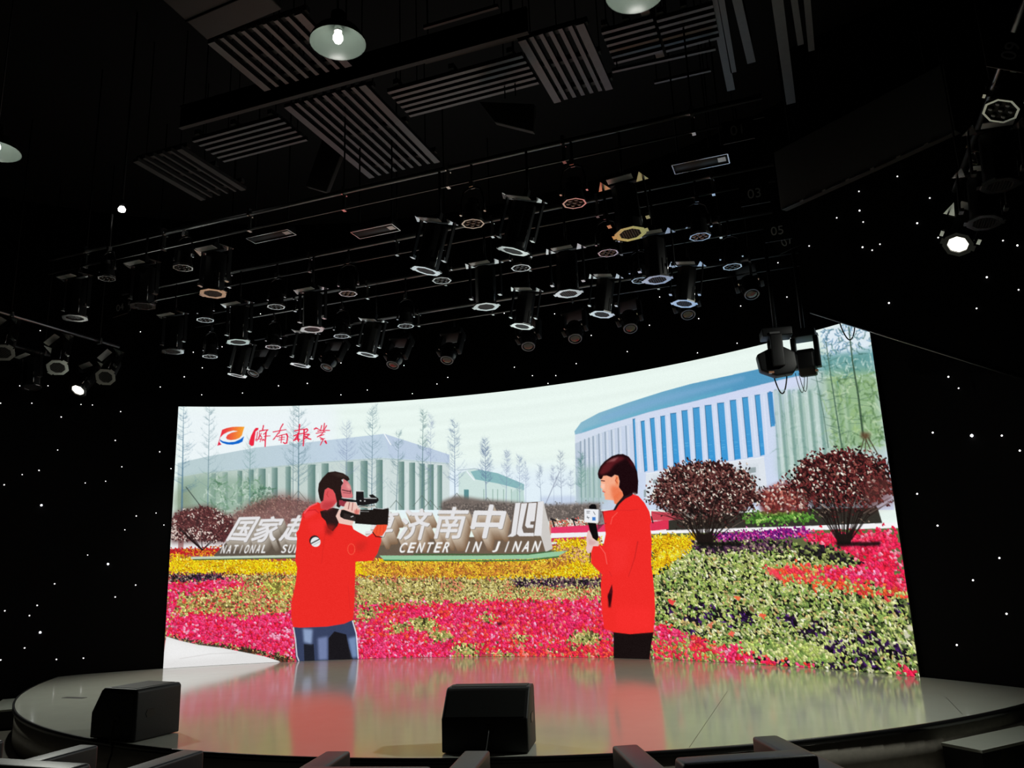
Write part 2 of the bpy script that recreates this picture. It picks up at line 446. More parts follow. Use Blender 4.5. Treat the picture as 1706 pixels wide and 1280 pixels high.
    C1, C2 = (112, 134, 152), (124, 140, 172)
    bare_tree(303, 852, 676, 30, (88, 124, 146), 44, 4.0, 3, .8, .15, .6)
    bare_tree(346, 850, 672, 26, (110, 140, 150), 36, 2.4, 3, .7, .2, .8)
    bare_tree(416, 845, 735, 18, (112, 150, 150), 24, 2.4, 1, .7, .3)
    bare_tree(497, 842, 664, 30, (86, 120, 132), 56, 3.2, 1, .75, .15)
    bare_tree(488, 838, 676, 22, (110, 138, 146), 26, 1.8, 1, .6, .2)
    bare_tree(577, 820, 703, 24, C2, 44, 1.6, 1, .6, .2)
    bare_tree(619, 850, 681, 26, (98, 128, 142), 50, 2.2, 2, .75, .15)
    bare_tree(660, 850, 718, 20, (104, 134, 142), 34, 2.0, 5, .75, .15)
    bare_tree(703, 850, 683, 18, (92, 124, 128), 42, 2.8, 2, .8, .15)
    bare_tree(717, 846, 690, 14, C2, 36, 1.2, 1, .55, .25)
    bare_tree(758, 834, 704, 20, (100, 122, 152), 50, 1.8, -1, .75, .1)
    bare_tree(810, 840, 733, 17, (96, 116, 150), 60, 1.8, -2, .75, .3, 1.3)
    bare_tree(843, 838, 752, 13, C2, 34, 1.4, 2, .65, .3)
    bare_tree(866, 840, 758, 12, C2, 30, 1.2, -1, .55, .2)
    bare_tree(876, 842, 772, 9, C2, 16, 1.0, 0, .5, .3)
    bare_tree(902, 840, 776, 9, (130, 144, 166), 18, 1.2, -4, .65, .4)
    bare_tree(923, 842, 776, 10, (140, 152, 176), 20, 1.0, -1, .55, .3)
    bare_tree(936, 842, 752, 13, (126, 138, 160), 28, 1.4, -3, .65, .3)
    bare_tree(951, 842, 784, 8, (136, 150, 172), 16, 1.0, 0, .55, .3)
    bare_tree(969, 840, 756, 11, (84, 128, 126), 46, 1.4, -1, .8, .3)
    stroke([(909, 840), (932, 787)], 1.5, (138, 146, 166), .9)
    soft([(962, 780), (1000, 775), (1012, 836), (964, 838)], (150, 186, 170), .5, 6)
    for x in (979, 988, 997): stroke([(x, 780), (x + 1, 838)], 1.1, (120, 160, 144), .6)
    for x, y, s in ((497, 818, 14), (703, 826, 15), (619, 836, 13), (812, 830, 9), (660, 834, 10), (717, 834, 10), (761, 822, 11)):
        stroke([(x, y), (x - s, y + s*1.2)], 1.2, (92, 108, 100), .8); stroke([(x, y), (x + s, y + s*1.2)], 1.2, (92, 108, 100), .8)
    stroke([(310, 812), (336, 846)], 1.8, (70, 84, 78), .9)
    # ---- reddish hedges behind the letters
    soft([(384, 858), (420, 838), (470, 822), (500, 828), (545, 842), (560, 890), (384, 890)], (132, 96, 90), .8, 8)
    soft([(735, 836), (760, 826), (800, 832), (850, 836), (905, 842), (1000, 838), (1000, 868), (735, 868)], (112, 100, 94), .95, 3)
    field([(735, 840), (1000, 840), (1000, 868), (735, 868)], 220, [(2, (98, 90, 86)), (1, (150, 138, 130)), (1, (74, 70, 68))], (2, 6), (.8, 2), alpha=.5)
    field([(384, 858), (420, 840), (470, 826), (545, 846), (556, 880), (390, 884)], 240, [(2, (118, 72, 70)), (1, (160, 116, 106)), (1, (92, 58, 58))], (2, 6), (.8, 2), ang=(1.4, .4), alpha=.5)
    poly([(286, 896), (400, 893), (400, 916), (284, 918)], (238, 238, 240))
    stroke([(302, 893), (301, 915)], 10, (150, 92, 92), .7)
    # ---- ground bands
    poly([(915, 868), (1000, 866), (1000, 892), (915, 892)], (206, 150, 130))
    field([(918, 868), (1000, 866), (1000, 880), (918, 880)], 160, [(2, (226, 214, 200)), (1, (214, 90, 80)), (1, (120, 110, 90)), (1, (180, 150, 110))], (2, 4), (.8, 2))
    for x in (920, 955):
        stroke([(x, 866), (x + 4, 880)], 3, (34, 32, 34)); stroke([(x - 2, 865), (x + 6, 868)], 3.5, (38, 34, 36))
    poly([(918, 879), (1092, 869), (1092, 886), (918, 889)], (228, 58, 102))
    poly([(918, 889), (1092, 884), (1092, 893), (918, 897)], (240, 240, 244))
    poly([(1085, 884), (1340, 876), (1470, 872), (1502, 870), (1506, 884), (1430, 888), (1340, 888), (1085, 894)], (245, 244, 246))
    poly([(918, 897), (1000, 894), (1000, 902), (918, 904)], (206, 52, 84))
    # grass and shade under the right shrubs
    poly([(1110, 868), (1180, 858), (1350, 848), (1462, 846), (1470, 872), (1340, 877), (1110, 884)], (52, 50, 44))
    field([(1236, 856), (1300, 850), (1358, 858), (1356, 870), (1240, 874)], 210, [(3, (96, 150, 60)), (2, (64, 112, 40)), (1, (150, 186, 96))], (3, 6), (1, 2.4), ang=(1.5, .5))
    poly([(1085, 870), (1114, 866), (1114, 882), (1085, 885)], (222, 52, 84))
    poly([(1085, 852), (1140, 856), (1140, 866), (1085, 868)], (206, 70, 86))
    # ---- flower beds : background colours, then strokes
    PINK = [(4, (240, 44, 98)), (3, (252, 72, 124)), (2, (226, 34, 60)), (1, (255, 150, 180))]
    REDS = [(3, (236, 44, 70)), (2, (246, 78, 60)), (1, (255, 128, 120)), (1, (214, 40, 80))]
    YELL = [(5, (250, 208, 28)), (3, (236, 178, 24)), (1, (255, 232, 90)), (1, (190, 132, 20))]
    ORAN = [(3, (226, 168, 50)), (2, (196, 124, 52)), (2, (246, 196, 60)), (1, (152, 92, 44))]
    OLIV = [(3, (190, 178, 104)), (2, (152, 140, 74)), (2, (222, 208, 140)), (1, (98, 82, 52)), (1, (220, 140, 104))]
    MIXR = [(2, (216, 92, 66)), (2, (186, 160, 86)), (2, (230, 66, 84)), (1, (128, 92, 48)), (1, (220, 206, 124))]
    LEAF = [(4, (172, 188, 100)), (3, (132, 162, 82)), (3, (206, 210, 144)), (2, (74, 92, 50)), (2.4, (28, 30, 24)), (1.4, (226, 226, 186)), (1, (196, 170, 110))]
    DARK = [(3, (40, 34, 40)), (2, (78, 42, 78)), (2, (110, 80, 88)), (1, (168, 150, 132)), (1, (26, 24, 24))]
    # left and centre
    poly([(270, 915), (1100, 905), (1100, 1115), (268, 1122)], (170, 74, 66))
    field([(283, 915), (370, 912), (370, 925), (282, 926)], 90, [(2, (196, 40, 44)), (1, (226, 140, 40))], (2, 5), (1.2, 2.4), base=(190, 50, 44))
    field([(282, 926), (495, 934), (1000, 930), (1000, 962), (850, 966), (495, 958), (279, 956)], 1500, YELL, (2, 5), (1.4, 2.8), base=(206, 152, 20))
    field([(600, 938), (960, 934), (930, 946), (880, 960), (610, 964)], 420, ORAN, (2, 4), (1, 2.2))
    field([(930, 905), (1000, 898), (1000, 938), (950, 936), (905, 930)], 260, [(2, (250, 206, 40)), (2, (206, 150, 90)), (1, (150, 100, 60)), (1, (226, 176, 120))], (2, 4), (1, 2.2), base=(206, 150, 60))
    field([(918, 900), (1000, 896), (1000, 908), (940, 912)], 90, YELL, (2, 4), (1, 2.4))
    field([(279, 956), (375, 956), (372, 970), (278, 972)], 170, DARK, (2, 4), (1, 2), base=(70, 48, 58))
    field([(372, 957), (495, 958), (495, 968), (372, 970)], 150, OLIV + [(2, (96, 62, 44))], (2, 4), (1, 2), base=(146, 110, 60))
    field([(592, 962), (1040, 966), (1040, 1010), (592, 1012)], 1500, OLIV, (2.5, 5.5), (1, 2.2), base=(140, 116, 72))
    field([(850, 964), (1040, 964), (1040, 980), (860, 980)], 300, DARK + [(2, (190, 184, 130))], (2, 4), (1, 2.2))
    field([(850, 980), (1040, 980), (1040, 1004), (760, 1004)], 300, OLIV + [(2, (200, 210, 120)), (2, (230, 90, 80))], (2, 5), (1, 2.2))
    field([(278, 972), (495, 968), (495, 1100), (460, 1105), (330, 1078), (275, 1062)], 1250, MIXR + OLIV, (2.5, 6), (1.1, 2.6), base=(160, 96, 62))
    field([(278, 972), (345, 968), (400, 966), (400, 976), (340, 985), (300, 992), (277, 998)], 300, PINK, (2.5, 6), (1.4, 3.2), base=(236, 54, 100))
    field([(276, 990), (300, 992), (290, 1030), (275, 1035)], 90, PINK, (2.5, 6), (1.4, 3))
    field([(440, 966), (492, 966), (488, 995), (440, 990)], 140, [(2, (196, 200, 96)), (1, (220, 150, 80)), (1, (130, 120, 56))], (3, 6), (1, 2.4))
    field([(276, 1030), (340, 1022), (400, 1030), (495, 1018), (495, 1100), (420, 1086), (276, 1062)], 900, PINK, (3, 7), (1.6, 3.6))
    field([(277, 1058), (340, 1072), (420, 1080), (480, 1094), (495, 1108), (460, 1106), (390, 1090), (330, 1078), (276, 1066)], 260, [(3, (52, 44, 34)), (1, (150, 136, 90)), (1, (220, 60, 80)), (1, (100, 62, 44))], (2, 5), (1, 2.6))
    field([(592, 1008), (1040, 996), (1040, 1112), (592, 1112)], 1500, REDS + PINK + [(2, (150, 150, 84)), (1, (98, 92, 50))], (3, 7), (1.4, 3.4), base=(190, 60, 66))
    field([(592, 1030), (700, 1010), (850, 1004), (1040, 1000), (1040, 1050), (880, 1076), (700, 1070), (592, 1108)], 900, PINK + REDS, (3, 7), (1.6, 3.8))
    field([(592, 1062), (760, 1068), (750, 1112), (592, 1112)], 430, PINK, (3, 7), (1.6, 4))
    for cx, cy, rx, ry in ((705, 1040, 26, 12), (735, 1060, 20, 10), (610, 1024, 16, 12), (665, 1046, 18, 8), (775, 1085, 22, 12), (812, 1030, 14, 8), (960, 1090, 50, 12), (975, 1064, 26, 14), (868, 1064, 14, 8), (910, 1098, 30, 8), (835, 1094, 20, 6)):
        pts = [(cx + rx*math.cos(a), cy + ry*math.sin(a)) for a in np.linspace(0, 6.28, 12)[:-1]]
        field(pts, int(rx*ry*.26), OLIV + [(3, (150, 160, 84)), (1, (60, 56, 30))], (2.5, 6), (1, 2.2))
    soft([(828, 1038), (836, 1037), (836, 1042), (829, 1042)], (40, 26, 24), .8, 1)
    field([(860, 1082), (1040, 1078), (1040, 1108), (860, 1110)], 120, REDS, (4, 8), (2, 4.5))
    # right half
    poly([(1085, 890), (1340, 884), (1508, 880), (1540, 1140), (1085, 1125)], (96, 104, 64))
    field([(1085, 900), (1300, 905), (1420, 930), (1522, 985), (1538, 1135), (1085, 1120)], 5200, LEAF, size=4.5, st=2.3, edge=.74)
    field([(1085, 900), (1300, 905), (1420, 930), (1522, 985), (1538, 1135), (1085, 1120)], 0, LEAF, size=3.5, st=2.3, edge=.74, keep=.45)
    field([(1085, 892), (1164, 890), (1160, 905), (1130, 932), (1085, 962)], 520, YELL, (2, 5), (1.4, 3), base=(214, 160, 20))
    field([(1188, 888), (1350, 880), (1352, 897), (1192, 902)], 260, [(3, (122, 30, 120)), (2, (190, 40, 140)), (1, (70, 30, 110)), (1, (226, 130, 190))], (2, 5), (1.4, 2.8), base=(120, 36, 120))
    field([(1150, 904), (1280, 900), (1330, 906), (1300, 918), (1160, 922)], 330, DARK, (2.5, 6), (1.2, 2.8), ang=(2.4, .7))
    field([(1340, 888), (1430, 886), (1506, 878), (1524, 990), (1490, 984), (1400, 960), (1440, 936), (1400, 915), (1340, 900)], 1300, [(5, (244, 40, 84)), (2, (250, 74, 108)), (2, (228, 36, 64)), (1, (252, 140, 160))], (3, 7), (1.6, 3.4), base=(236, 40, 80))
    field([(1320, 912), (1376, 908), (1432, 936), (1430, 944), (1330, 930)], 230, DARK[:1] + [(2, (24, 24, 22)), (2, (150, 160, 92)), (1, (90, 100, 56))], (2.5, 6), (1.2, 2.6), ang=(2.4, .6))
    field([(1275, 950), (1330, 940), (1380, 946), (1440, 965), (1440, 984), (1370, 978), (1300, 968)], 330, [(3, (240, 84, 52)), (2, (248, 60, 80)), (1, (250, 150, 100)), (2, (176, 184, 100))], (3, 7), (1.4, 3.2), ang=(2.2, .8))
    field([(1360, 950), (1470, 945), (1460, 968), (1390, 966)], 240, PINK, (3, 7), (1.6, 3.2))
    field([(1395, 970), (1520, 985), (1522, 1002), (1420, 990)], 200, [(2, (232, 92, 50)), (2, (230, 60, 70)), (2, (190, 190, 110))], (3, 7), (1.4, 3), ang=(2.3, .7))
    soft([(1276, 948), (1290, 948), (1306, 966), (1296, 966)], (250, 56, 84), .9, 2)
    # purple leaves and dark hollows
    PUR = [(3, (30, 24, 32)), (2, (54, 28, 78)), (1, (84, 42, 116)), (2, (36, 20, 46)), (1, (16, 16, 16))]
    for cx, cy, rx, ry in ((1110, 1014, 16, 8), (1165, 1008, 14, 10), (1160, 1032, 16, 9), (1145, 1050, 14, 10), (1185, 1024, 14, 8), (1168, 1066, 12, 7), (1230, 1030, 26, 16), (1262, 1092, 22, 12), (1330, 1086, 26, 14), (1296, 1108, 24, 10), (1310, 1038, 22, 12), (1395, 1082, 22, 20), (1425, 1092, 20, 16), (1440, 1066, 22, 12), (1470, 1080, 24, 14), (1500, 1088, 20, 12), (1496, 1012, 12, 14), (1365, 1040, 14, 10), (1455, 1110, 36, 10), (1390, 1110, 26, 9), (1350, 1054, 20, 10)):
        pts = [(cx + rx*math.cos(a), cy + ry*math.sin(a)) for a in np.linspace(0, 6.28, 12)[:-1]]
        field(pts, int(rx*ry*.22), PUR + ([(1, (176, 176, 140)), (1, (120, 140, 84))] if cx > 1230 else [(1, (110, 140, 80))]), size=4.5, st=2.3, keep=.7, jit=1.2)
    field([(1210, 1070), (1340, 1070), (1420, 1100), (1330, 1108), (1240, 1085)], 180, LEAF[:3], (4, 8), (1.2, 2.8), ang=(2.3, .6))
    # bottom row of pink petunias
    field([(1085, 1035), (1130, 1048), (1180, 1070), (1235, 1085), (1270, 1110), (1180, 1112), (1085, 1106)], 420, [(3, (246, 50, 80)), (2, (250, 90, 110)), (3, (176, 184, 104)), (2, (120, 120, 62)), (1, (246, 90, 50))], (3, 7), (1.4, 3.4))
    field([(1088, 1040), (1130, 1050), (1145, 1066), (1105, 1070)], 90, PINK, (4, 8), (2.4, 4.5))
    field([(1205, 1075), (1236, 1078), (1240, 1110), (1208, 1108)], 110, PINK, (4, 8), (2.4, 4.5))
    field([(1142, 1062), (1180, 1070), (1180, 1088), (1150, 1086)], 60, REDS, (4, 8), (2.2, 4.5))
    field([(1240, 1094), (1312, 1104), (1362, 1110), (1360, 1122), (1242, 1116)], 150, PINK + REDS, (4, 8), (2.2, 4.5))
    field([(1492, 1108), (1525, 1116), (1534, 1132), (1485, 1128)], 130, [(3, (246, 36, 78)), (1, (250, 70, 100))], (5, 10), (2.8, 5), base=(240, 40, 76))
    for x, y, c in ((1117, 1002, (240, 70, 70)), (1227, 997, (236, 110, 70)), (1268, 1026, (240, 100, 70)), (1182, 1042, (220, 120, 90)), (1216, 1055, (240, 100, 80)), (1250, 1014, (120, 90, 60)), (1515, 1045, (214, 210, 180)), (1508, 1058, (206, 204, 176))):
        for _ in range(5):
            stroke([(x + rng.normal(0, 2), y + rng.normal(0, 2)), (x + rng.normal(4, 2), y + rng.normal(3, 2))], 3, c, .9)
    # pavement, lower left
    poly([(268, 1120), (277, 1061), (300, 1068), (330, 1075), (370, 1080), (405, 1087), (440, 1094), (462, 1101), (470, 1105), (440, 1110), (360, 1114)], (226, 225, 224))
    soft([(276, 1066), (400, 1092), (330, 1098), (274, 1100)], (242, 242, 242), .7, 5)
    stroke([(300, 1098), (350, 1090), (395, 1088)], 1.4, (206, 204, 203), .7)
    # ---- shrubs
    def shrub(cx, cy, rx, ry, base, cols, wh):
        """bushy crown over a fan of dark stems"""
        pts = [(cx + rx*math.cos(a)*(1 + .04*math.sin(5*a) + .03*math.sin(9*a + 1)), cy + ry*math.sin(a)*(1 if math.sin(a) < 0 else .95)) for a in np.linspace(0, 2*math.pi, 48)[:-1]]
        up = [(x, cy + (y - cy)*(.62 if y > cy else 1)) for x, y in pts]
        soft([(cx + (x - cx)*.9, cy + (y - cy)*.86) for x, y in up], cols[0], .8, 5)
        low = [(cx - rx*.8, cy + ry*.2), (cx + rx*.8, cy + ry*.2), (cx + rx*.45, cy + ry*.9), (cx - rx*.45, cy + ry*.9)]
        soft(low, (50, 38, 34), .6, 5)
        P = [(2, c) for c in cols[1:]] + [(wh, (226, 210, 196))]
        field(up, 0, P, size=3, jit=1.6, edge=.6, st=2.0)
        field(up, 0, P, size=3.5, jit=3.0, keep=.3, edge=.7, st=2.0)
        field(low, 0, [(4, (34, 26, 24)), (2, cols[1]), (1, (150, 128, 110))], size=3, alpha=.85, keep=.5, jit=3.5, st=2.0)
        for k in range(28):
            a = -1.25 + 2.5*k/27 + rng.normal(0, .12)
            tx, ty = cx + rx*.98*math.sin(a), cy + ry*(.25 - .5*math.cos(a)) + ry*.35*abs(math.sin(a))
            mx, my = base[0] + (tx - base[0])*rng.uniform(.3, .5), base[1] + (ty - base[1])*rng.uniform(.5, .7)
            stroke([(base[0] + 10*math.sin(a), base[1]), (mx, my), (tx, ty)], 2.0, (30, 22, 20), .85, .6)
            if k % 3 == 0: stroke([(mx + 2, my), (tx + 2, ty - 3)], 1.0, (178, 156, 140), .55, .6)
        P = [(2, c) for c in cols[1:]] + [(wh*.7, (226, 210, 196))]
        field([(x, cy + (y - cy)*(.62 if y > cy else 1)) for x, y in pts], 0, P, size=3, keep=.42, jit=2.6, edge=.6, st=2.0)
    soft([(1262, 822), (1300, 806), (1345, 800), (1345, 850), (1270, 856)], (112, 46, 44), .95, 4)
    field([(1262, 822), (1300, 806), (1345, 800), (1345, 850), (1270, 852)], 200, [(2, (126, 48, 46)), (1, (82, 36, 34)), (1, (196, 120, 104)), (1, (240, 220, 206))], (2.5, 6), (1.1, 2.4), alpha=.8)
    shrub(1176, 826, 92, 57, (1174, 905), [(74, 46, 42), (70, 34, 34), (44, 28, 28), (112, 66, 62), (140, 92, 84), (28, 20, 20), (90, 46, 46)], 1.3)
    shrub(1404, 808, 90, 57, (1406, 903), [(80, 38, 38), (108, 42, 44), (66, 28, 30), (44, 24, 24), (130, 70, 64), (30, 20, 20), (120, 50, 50)], 1.3)
    soft([(1440, 790), (1490, 800), (1492, 840), (1440, 850)], (112, 58, 54), .5, 6)
    for bx in (1174, 1406):
        poly([(bx - 15, 880), (bx - 6, 890), (bx + 6, 890), (bx + 16, 878), (bx + 11, 907), (bx - 11, 907)], (30, 23, 21))
        soft([(bx - 16, 904), (bx + 62, 903), (bx + 60, 910), (bx - 10, 911)], (20, 18, 16), .9, 1)
    soft([(272, 868), (300, 850), (345, 842), (385, 860), (400, 892), (370, 905), (278, 905)], (92, 58, 56), .85, 5)
    field([(272, 872), (300, 852), (345, 844), (385, 862), (398, 892), (370, 905), (278, 900)], 460, [(3, (92, 46, 48)), (2, (64, 36, 38)), (1, (140, 88, 84)), (1, (236, 210, 200))], (2, 5), (1, 2.2), alpha=.85)
    for k in range(14):
        a = rng.uniform(-1.2, 1.2); stroke([(337, 917), (337 + 20*math.sin(a), 902), (337 + 46*math.sin(a), 880)], 1.8, (38, 26, 26), .85, .8)
    # ---- monumental sign
    poly([(356, 926), (380, 901), (495, 900), (640, 898), (900, 893), (920, 920), (926, 926), (640, 930), (360, 930)], gradx(400, (92, 82, 72), 800, (112, 94, 78)))
    quads = [('国', [(399, 863), (433, 862), (410, 903), (377, 901)]), ('家', [(437, 862), (476, 861), (456, 903), (417, 903)]), ('超', [(488, 860), (530, 858), (508, 901), (464, 901)]),
             ('算', [(622, 855), (665, 852), (650, 893), (605, 897)]), ('济', [(675, 849), (722, 848), (709, 899), (662, 899)]), ('南', [(733, 846), (782, 846), (768, 897), (721, 897)]),
             ('中', [(793, 842), (845, 843), (832, 896), (782, 896)])]
    for ch, q in quads:
        big = q[0][0] > 600
        glyph(ch, q, (228, 227, 229), 1.35 if ch != '中' else 2.0, ext=(11, 25, (128, 100, 76), (204, 190, 172)) if big else (8, 21, (104, 92, 80), (186, 178, 166)))
    k7 = crop(640, 820, 5.503)
    poly(k7(1460, 85, 1500, 250, 1545, 520, 1480, 552, 1436, 402), (206, 202, 198)); poly(k7(1205, 105, 1460, 85, 1440, 400, 1130, 412), (112, 98, 88))
    for q in (k7(1203, 103, 1250, 100, 1208, 395, 1180, 411, 1130, 411, 1165, 380), k7(1258, 105, 1312, 102, 1264, 330, 1278, 376, 1372, 376, 1372, 406, 1240, 406, 1215, 385), k7(1325, 102, 1398, 100, 1378, 268, 1342, 272, 1338, 300, 1372, 300, 1366, 330, 1310, 330, 1292, 308), k7(1410, 90, 1462, 85, 1442, 402, 1374, 402, 1380, 360)):
        poly(q, (228, 227, 229))
    word('NATIONAL', 367, 441, 909, 922.5, 908, 921.5, (244, 244, 244), 5)
    word('SUPER', 468, 518, 908, 921.5, 908, 921.5, (244, 244, 244), 5)
    word('CENTER', 664, 746, 905, 921, 904, 920.5, (246, 246, 246), 6, .6)
    word('IN', 771, 797, 903, 920, 903, 920, (246, 246, 246), 6, .6)
    word('JINAN', 820, 896, 903, 920, 902, 919.5, (246, 246, 246), 6, .6)
    poly([(318, 928), (495, 925), (495, 930), (318, 932)], (196, 208, 190))
    stroke([(322, 933), (495, 930)], 2.2, (62, 92, 58))
    poly([(632, 926), (800, 926), (880, 925), (920, 920), (946, 918), (930, 927), (880, 932), (640, 934)], (150, 200, 160))
    stroke([(640, 934), (800, 935), (880, 934), (930, 928)], 2.4, (48, 118, 62))
    stroke([(690, 924), (880, 924), (925, 918)], 1.6, (40, 100, 54))
    # ---- station logo and its red lettering
    k5 = crop(350, 690, 7.755)
    poly(k5(95, 410, 125, 310, 155, 205, 210, 183, 280, 168, 360, 163, 445, 165, 425, 225, 412, 275, 380, 310, 330, 330, 270, 338, 220, 328, 205, 305, 225, 270, 280, 240, 360, 222, 300, 214, 230, 232, 170, 265, 130, 305, 122, 350, 118, 395),
         gradx(364, (232, 40, 70), 402, (246, 166, 50)), step=4)
    poly(k5(95, 410, 112, 352, 128, 372, 148, 396), (222, 40, 70))
    poly(k5(125, 328, 165, 352, 240, 366, 320, 358, 390, 326, 440, 288, 418, 358, 370, 382, 290, 397, 220, 394, 160, 374, 130, 350), (16, 104, 206), step=4)
    RB = (228, 38, 72)
    poly(k5(568, 205, 590, 180, 625, 178, 622, 205, 590, 225, 578, 300, 565, 405, 540, 416, 508, 396, 505, 360, 530, 280), (236, 40, 66), step=4)
    for w, *xy in ((2.0, 690, 150, 682, 190, 672, 215), (2.0, 640, 222, 690, 210, 748, 205), (1.8, 738, 212, 715, 245, 690, 262), (1.4, 612, 235, 606, 290, 590, 345), (1.3, 636, 240, 640, 275, 620, 310), (1.3, 660, 250, 640, 300, 600, 352), (1.4, 650, 280, 668, 300, 645, 360),
                    (1.3, 590, 330, 650, 322, 700, 330), (2.4, 722, 235, 716, 320, 711, 420), (1.4, 700, 292, 740, 284, 778, 282), (1.5, 672, 345, 690, 330, 700, 345),
                    (2.0, 942, 130, 912, 180, 892, 250), (1.7, 815, 232, 890, 218, 980, 202), (1.8, 882, 245, 850, 290, 815, 332), (1.8, 868, 292, 930, 272, 988, 258), (2.6, 988, 258, 1002, 290, 990, 375), (2.2, 990, 375, 965, 380, 945, 368), (1.5, 895, 308, 965, 298), (1.4, 888, 336, 962, 326), (1.6, 928, 285, 918, 372), (1.6, 820, 325, 835, 318),
                    (2.4, 1157, 138, 1152, 190, 1148, 260), (2.0, 1095, 218, 1150, 205, 1212, 196), (2.2, 1085, 282, 1140, 262, 1205, 248), (3.2, 1140, 250, 1130, 300, 1142, 350), (2.2, 1120, 290, 1098, 325, 1078, 345), (2.4, 1082, 340, 1125, 322, 1160, 330), (2.2, 1212, 202, 1250, 192, 1262, 208), (2.0, 1262, 208, 1245, 235, 1215, 250), (2.6, 1216, 205, 1210, 310, 1204, 410), (2.2, 1215, 268, 1255, 262, 1285, 268), (2.2, 1275, 262, 1250, 300, 1215, 325), (2.4, 1230, 290, 1270, 318, 1302, 326),
                    (2.4, 1348, 195, 1368, 182, 1385, 188), (1.4, 1385, 190, 1420, 205), (1.8, 1442, 150, 1436, 178, 1428, 208), (1.8, 1478, 122, 1472, 170, 1462, 218), (1.8, 1504, 152, 1490, 178, 1478, 198), (1.7, 1392, 222, 1460, 212, 1545, 212), (1.5, 1370, 250, 1430, 240, 1490, 232), (1.6, 1472, 225, 1440, 262, 1385, 298), (1.6, 1390, 292, 1430, 280, 1472, 265), (1.6, 1420, 305, 1462, 322, 1455, 345), (1.7, 1462, 330, 1440, 370, 1425, 402), (3.2, 1488, 352, 1502, 378), (1.6, 1430, 330, 1480, 318)):
        stroke([k5(xy[i], xy[i + 1])[0] for i in range(0, len(xy), 2)], w*1.3, RB, 1.0, max(1.2, w))
    # ---- camera operator
    A = crop(480, 770, 7.528); B = crop(475, 900, 6.095)
    RED = (236, 44, 38)
    poly(B(80, 870, 600, 840, 690, 812, 725, 950, 742, 1195, 735, 1290, 130, 1290, 105, 1180, 100, 1000), (56, 66, 96))
    poly(B(440, 1000, 500, 930, 620, 960, 650, 1100, 690, 1215, 440, 1220), (26, 24, 28))
    poly(B(190, 1060, 290, 1060, 300, 1230, 195, 1230), (30, 32, 42))
    soft(B(180, 900, 280, 910, 270, 1060, 190, 1040), (150, 170, 206), .9, 2)
    soft(B(330, 1000, 430, 980, 430, 1220, 340, 1220), (120, 134, 176), .9, 2)
    soft(B(640, 1000, 720, 980, 735, 1190, 680, 1200), (130, 158, 200), .8, 2)
    stroke(B(85, 890, 105, 1010, 120, 1180, 140, 1230), 2.4, (206, 206, 214))
    stroke(B(685, 825, 722, 950, 735, 1100, 742, 1200), 2.2, (226, 230, 240))
    poly(A(370, 505, 260, 560, 190, 630, 165, 720, 130, 850, 100, 890, 112, 960, 95, 1150, 90, 1230) + B(105, 215, 125, 290, 108, 420, 95, 500, 70, 600, 60, 760, 80, 885, 150, 892, 420, 882, 600, 852, 690, 812, 704, 640, 715, 215)
         + A(840, 1250, 1060, 1240, 1120, 1150, 1168, 1000, 1168, 940, 1060, 890, 990, 940, 880, 880, 820, 845, 800, 790, 640, 760, 480, 560, 400, 520), RED)
    soft(A(200, 640, 300, 580, 380, 620, 320, 660, 200, 720), (246, 66, 74), .6, 3)
    soft(A(240, 760, 460, 700, 470, 900, 300, 900), (246, 50, 50), .6, 5)
    soft(A(850, 1010, 1000, 990, 950, 1120, 840, 1120), (206, 40, 34), .7, 4)
    stroke(A(470, 880, 440, 1060, 420, 1270), 2, (214, 38, 34), .5); stroke(B(640, 470, 660, 700), 1.2, (206, 36, 34), .5)
    stroke(A(200, 700, 180, 660, 240, 610, 340, 600, 385, 640), 2.4, (206, 34, 40), .8)
    stroke(A(205, 640, 270, 560, 360, 520), 2.6, (250, 110, 120), .8)
    poly(A(420, 690, 400, 620, 500, 590, 560, 575, 640, 590, 605, 680, 640, 740, 620, 800, 560, 870, 500, 830, 470, 740), (44, 26, 26))
    soft(A(470, 780, 600, 800, 540, 920, 470, 900), (150, 30, 28), .8, 3)
    poly(A(440, 480, 450, 400, 460, 350, 500, 322, 560, 345, 600, 420, 612, 500, 560, 560, 490, 605, 410, 585, 400, 520), (222, 84, 88))
    soft(A(440, 500, 610, 490, 560, 570, 480, 605, 410, 590), (190, 58, 64), .85, 3); stroke(A(500, 370, 486, 410, 506, 440), 1.6, (190, 60, 64), .8)
    poly(A(690, 212, 745, 240, 778, 290, 792, 340, 812, 425, 805, 448, 690, 460, 662, 400, 662, 320, 690, 265), (216, 120, 124))
    soft(A(730, 260, 780, 300, 790, 350, 740, 330), (240, 176, 170), .8, 2)
    stroke(A(680, 350, 740, 365, 785, 370), 1.8, (70, 34, 42)); stroke(A(690, 385, 770, 395), 1.2, (110, 50, 60), .8); stroke(A(785, 355, 780, 395), 1.2, (70, 40, 50))
    poly(A(375, 360, 385, 270, 430, 200, 500, 130, 590, 117, 690, 142, 755, 185, 772, 220, 742, 242, 695, 212, 668, 225, 692, 265, 668, 300, 662, 360, 672, 420, 688, 470, 670, 540, 640, 575, 606, 556, 612, 505, 590, 400, 560, 350, 500, 322, 460, 350, 450, 400, 440, 485, 412, 500, 392, 450), (40, 26, 24))
    soft(A(520, 130, 690, 150, 760, 200, 640, 190), (64, 50, 44), .6, 2)
    poly(A(640, 480, 760, 480, 760, 540, 690, 560, 640, 540), (150, 52, 66))
    # hand, grip and camera
    poly(A(598, 680, 635, 605, 700, 580, 712, 530, 735, 497, 765, 500, 800, 505, 850, 508, 862, 540, 905, 598, 890, 665, 850, 690, 800, 800, 640, 770), (236, 196, 184))
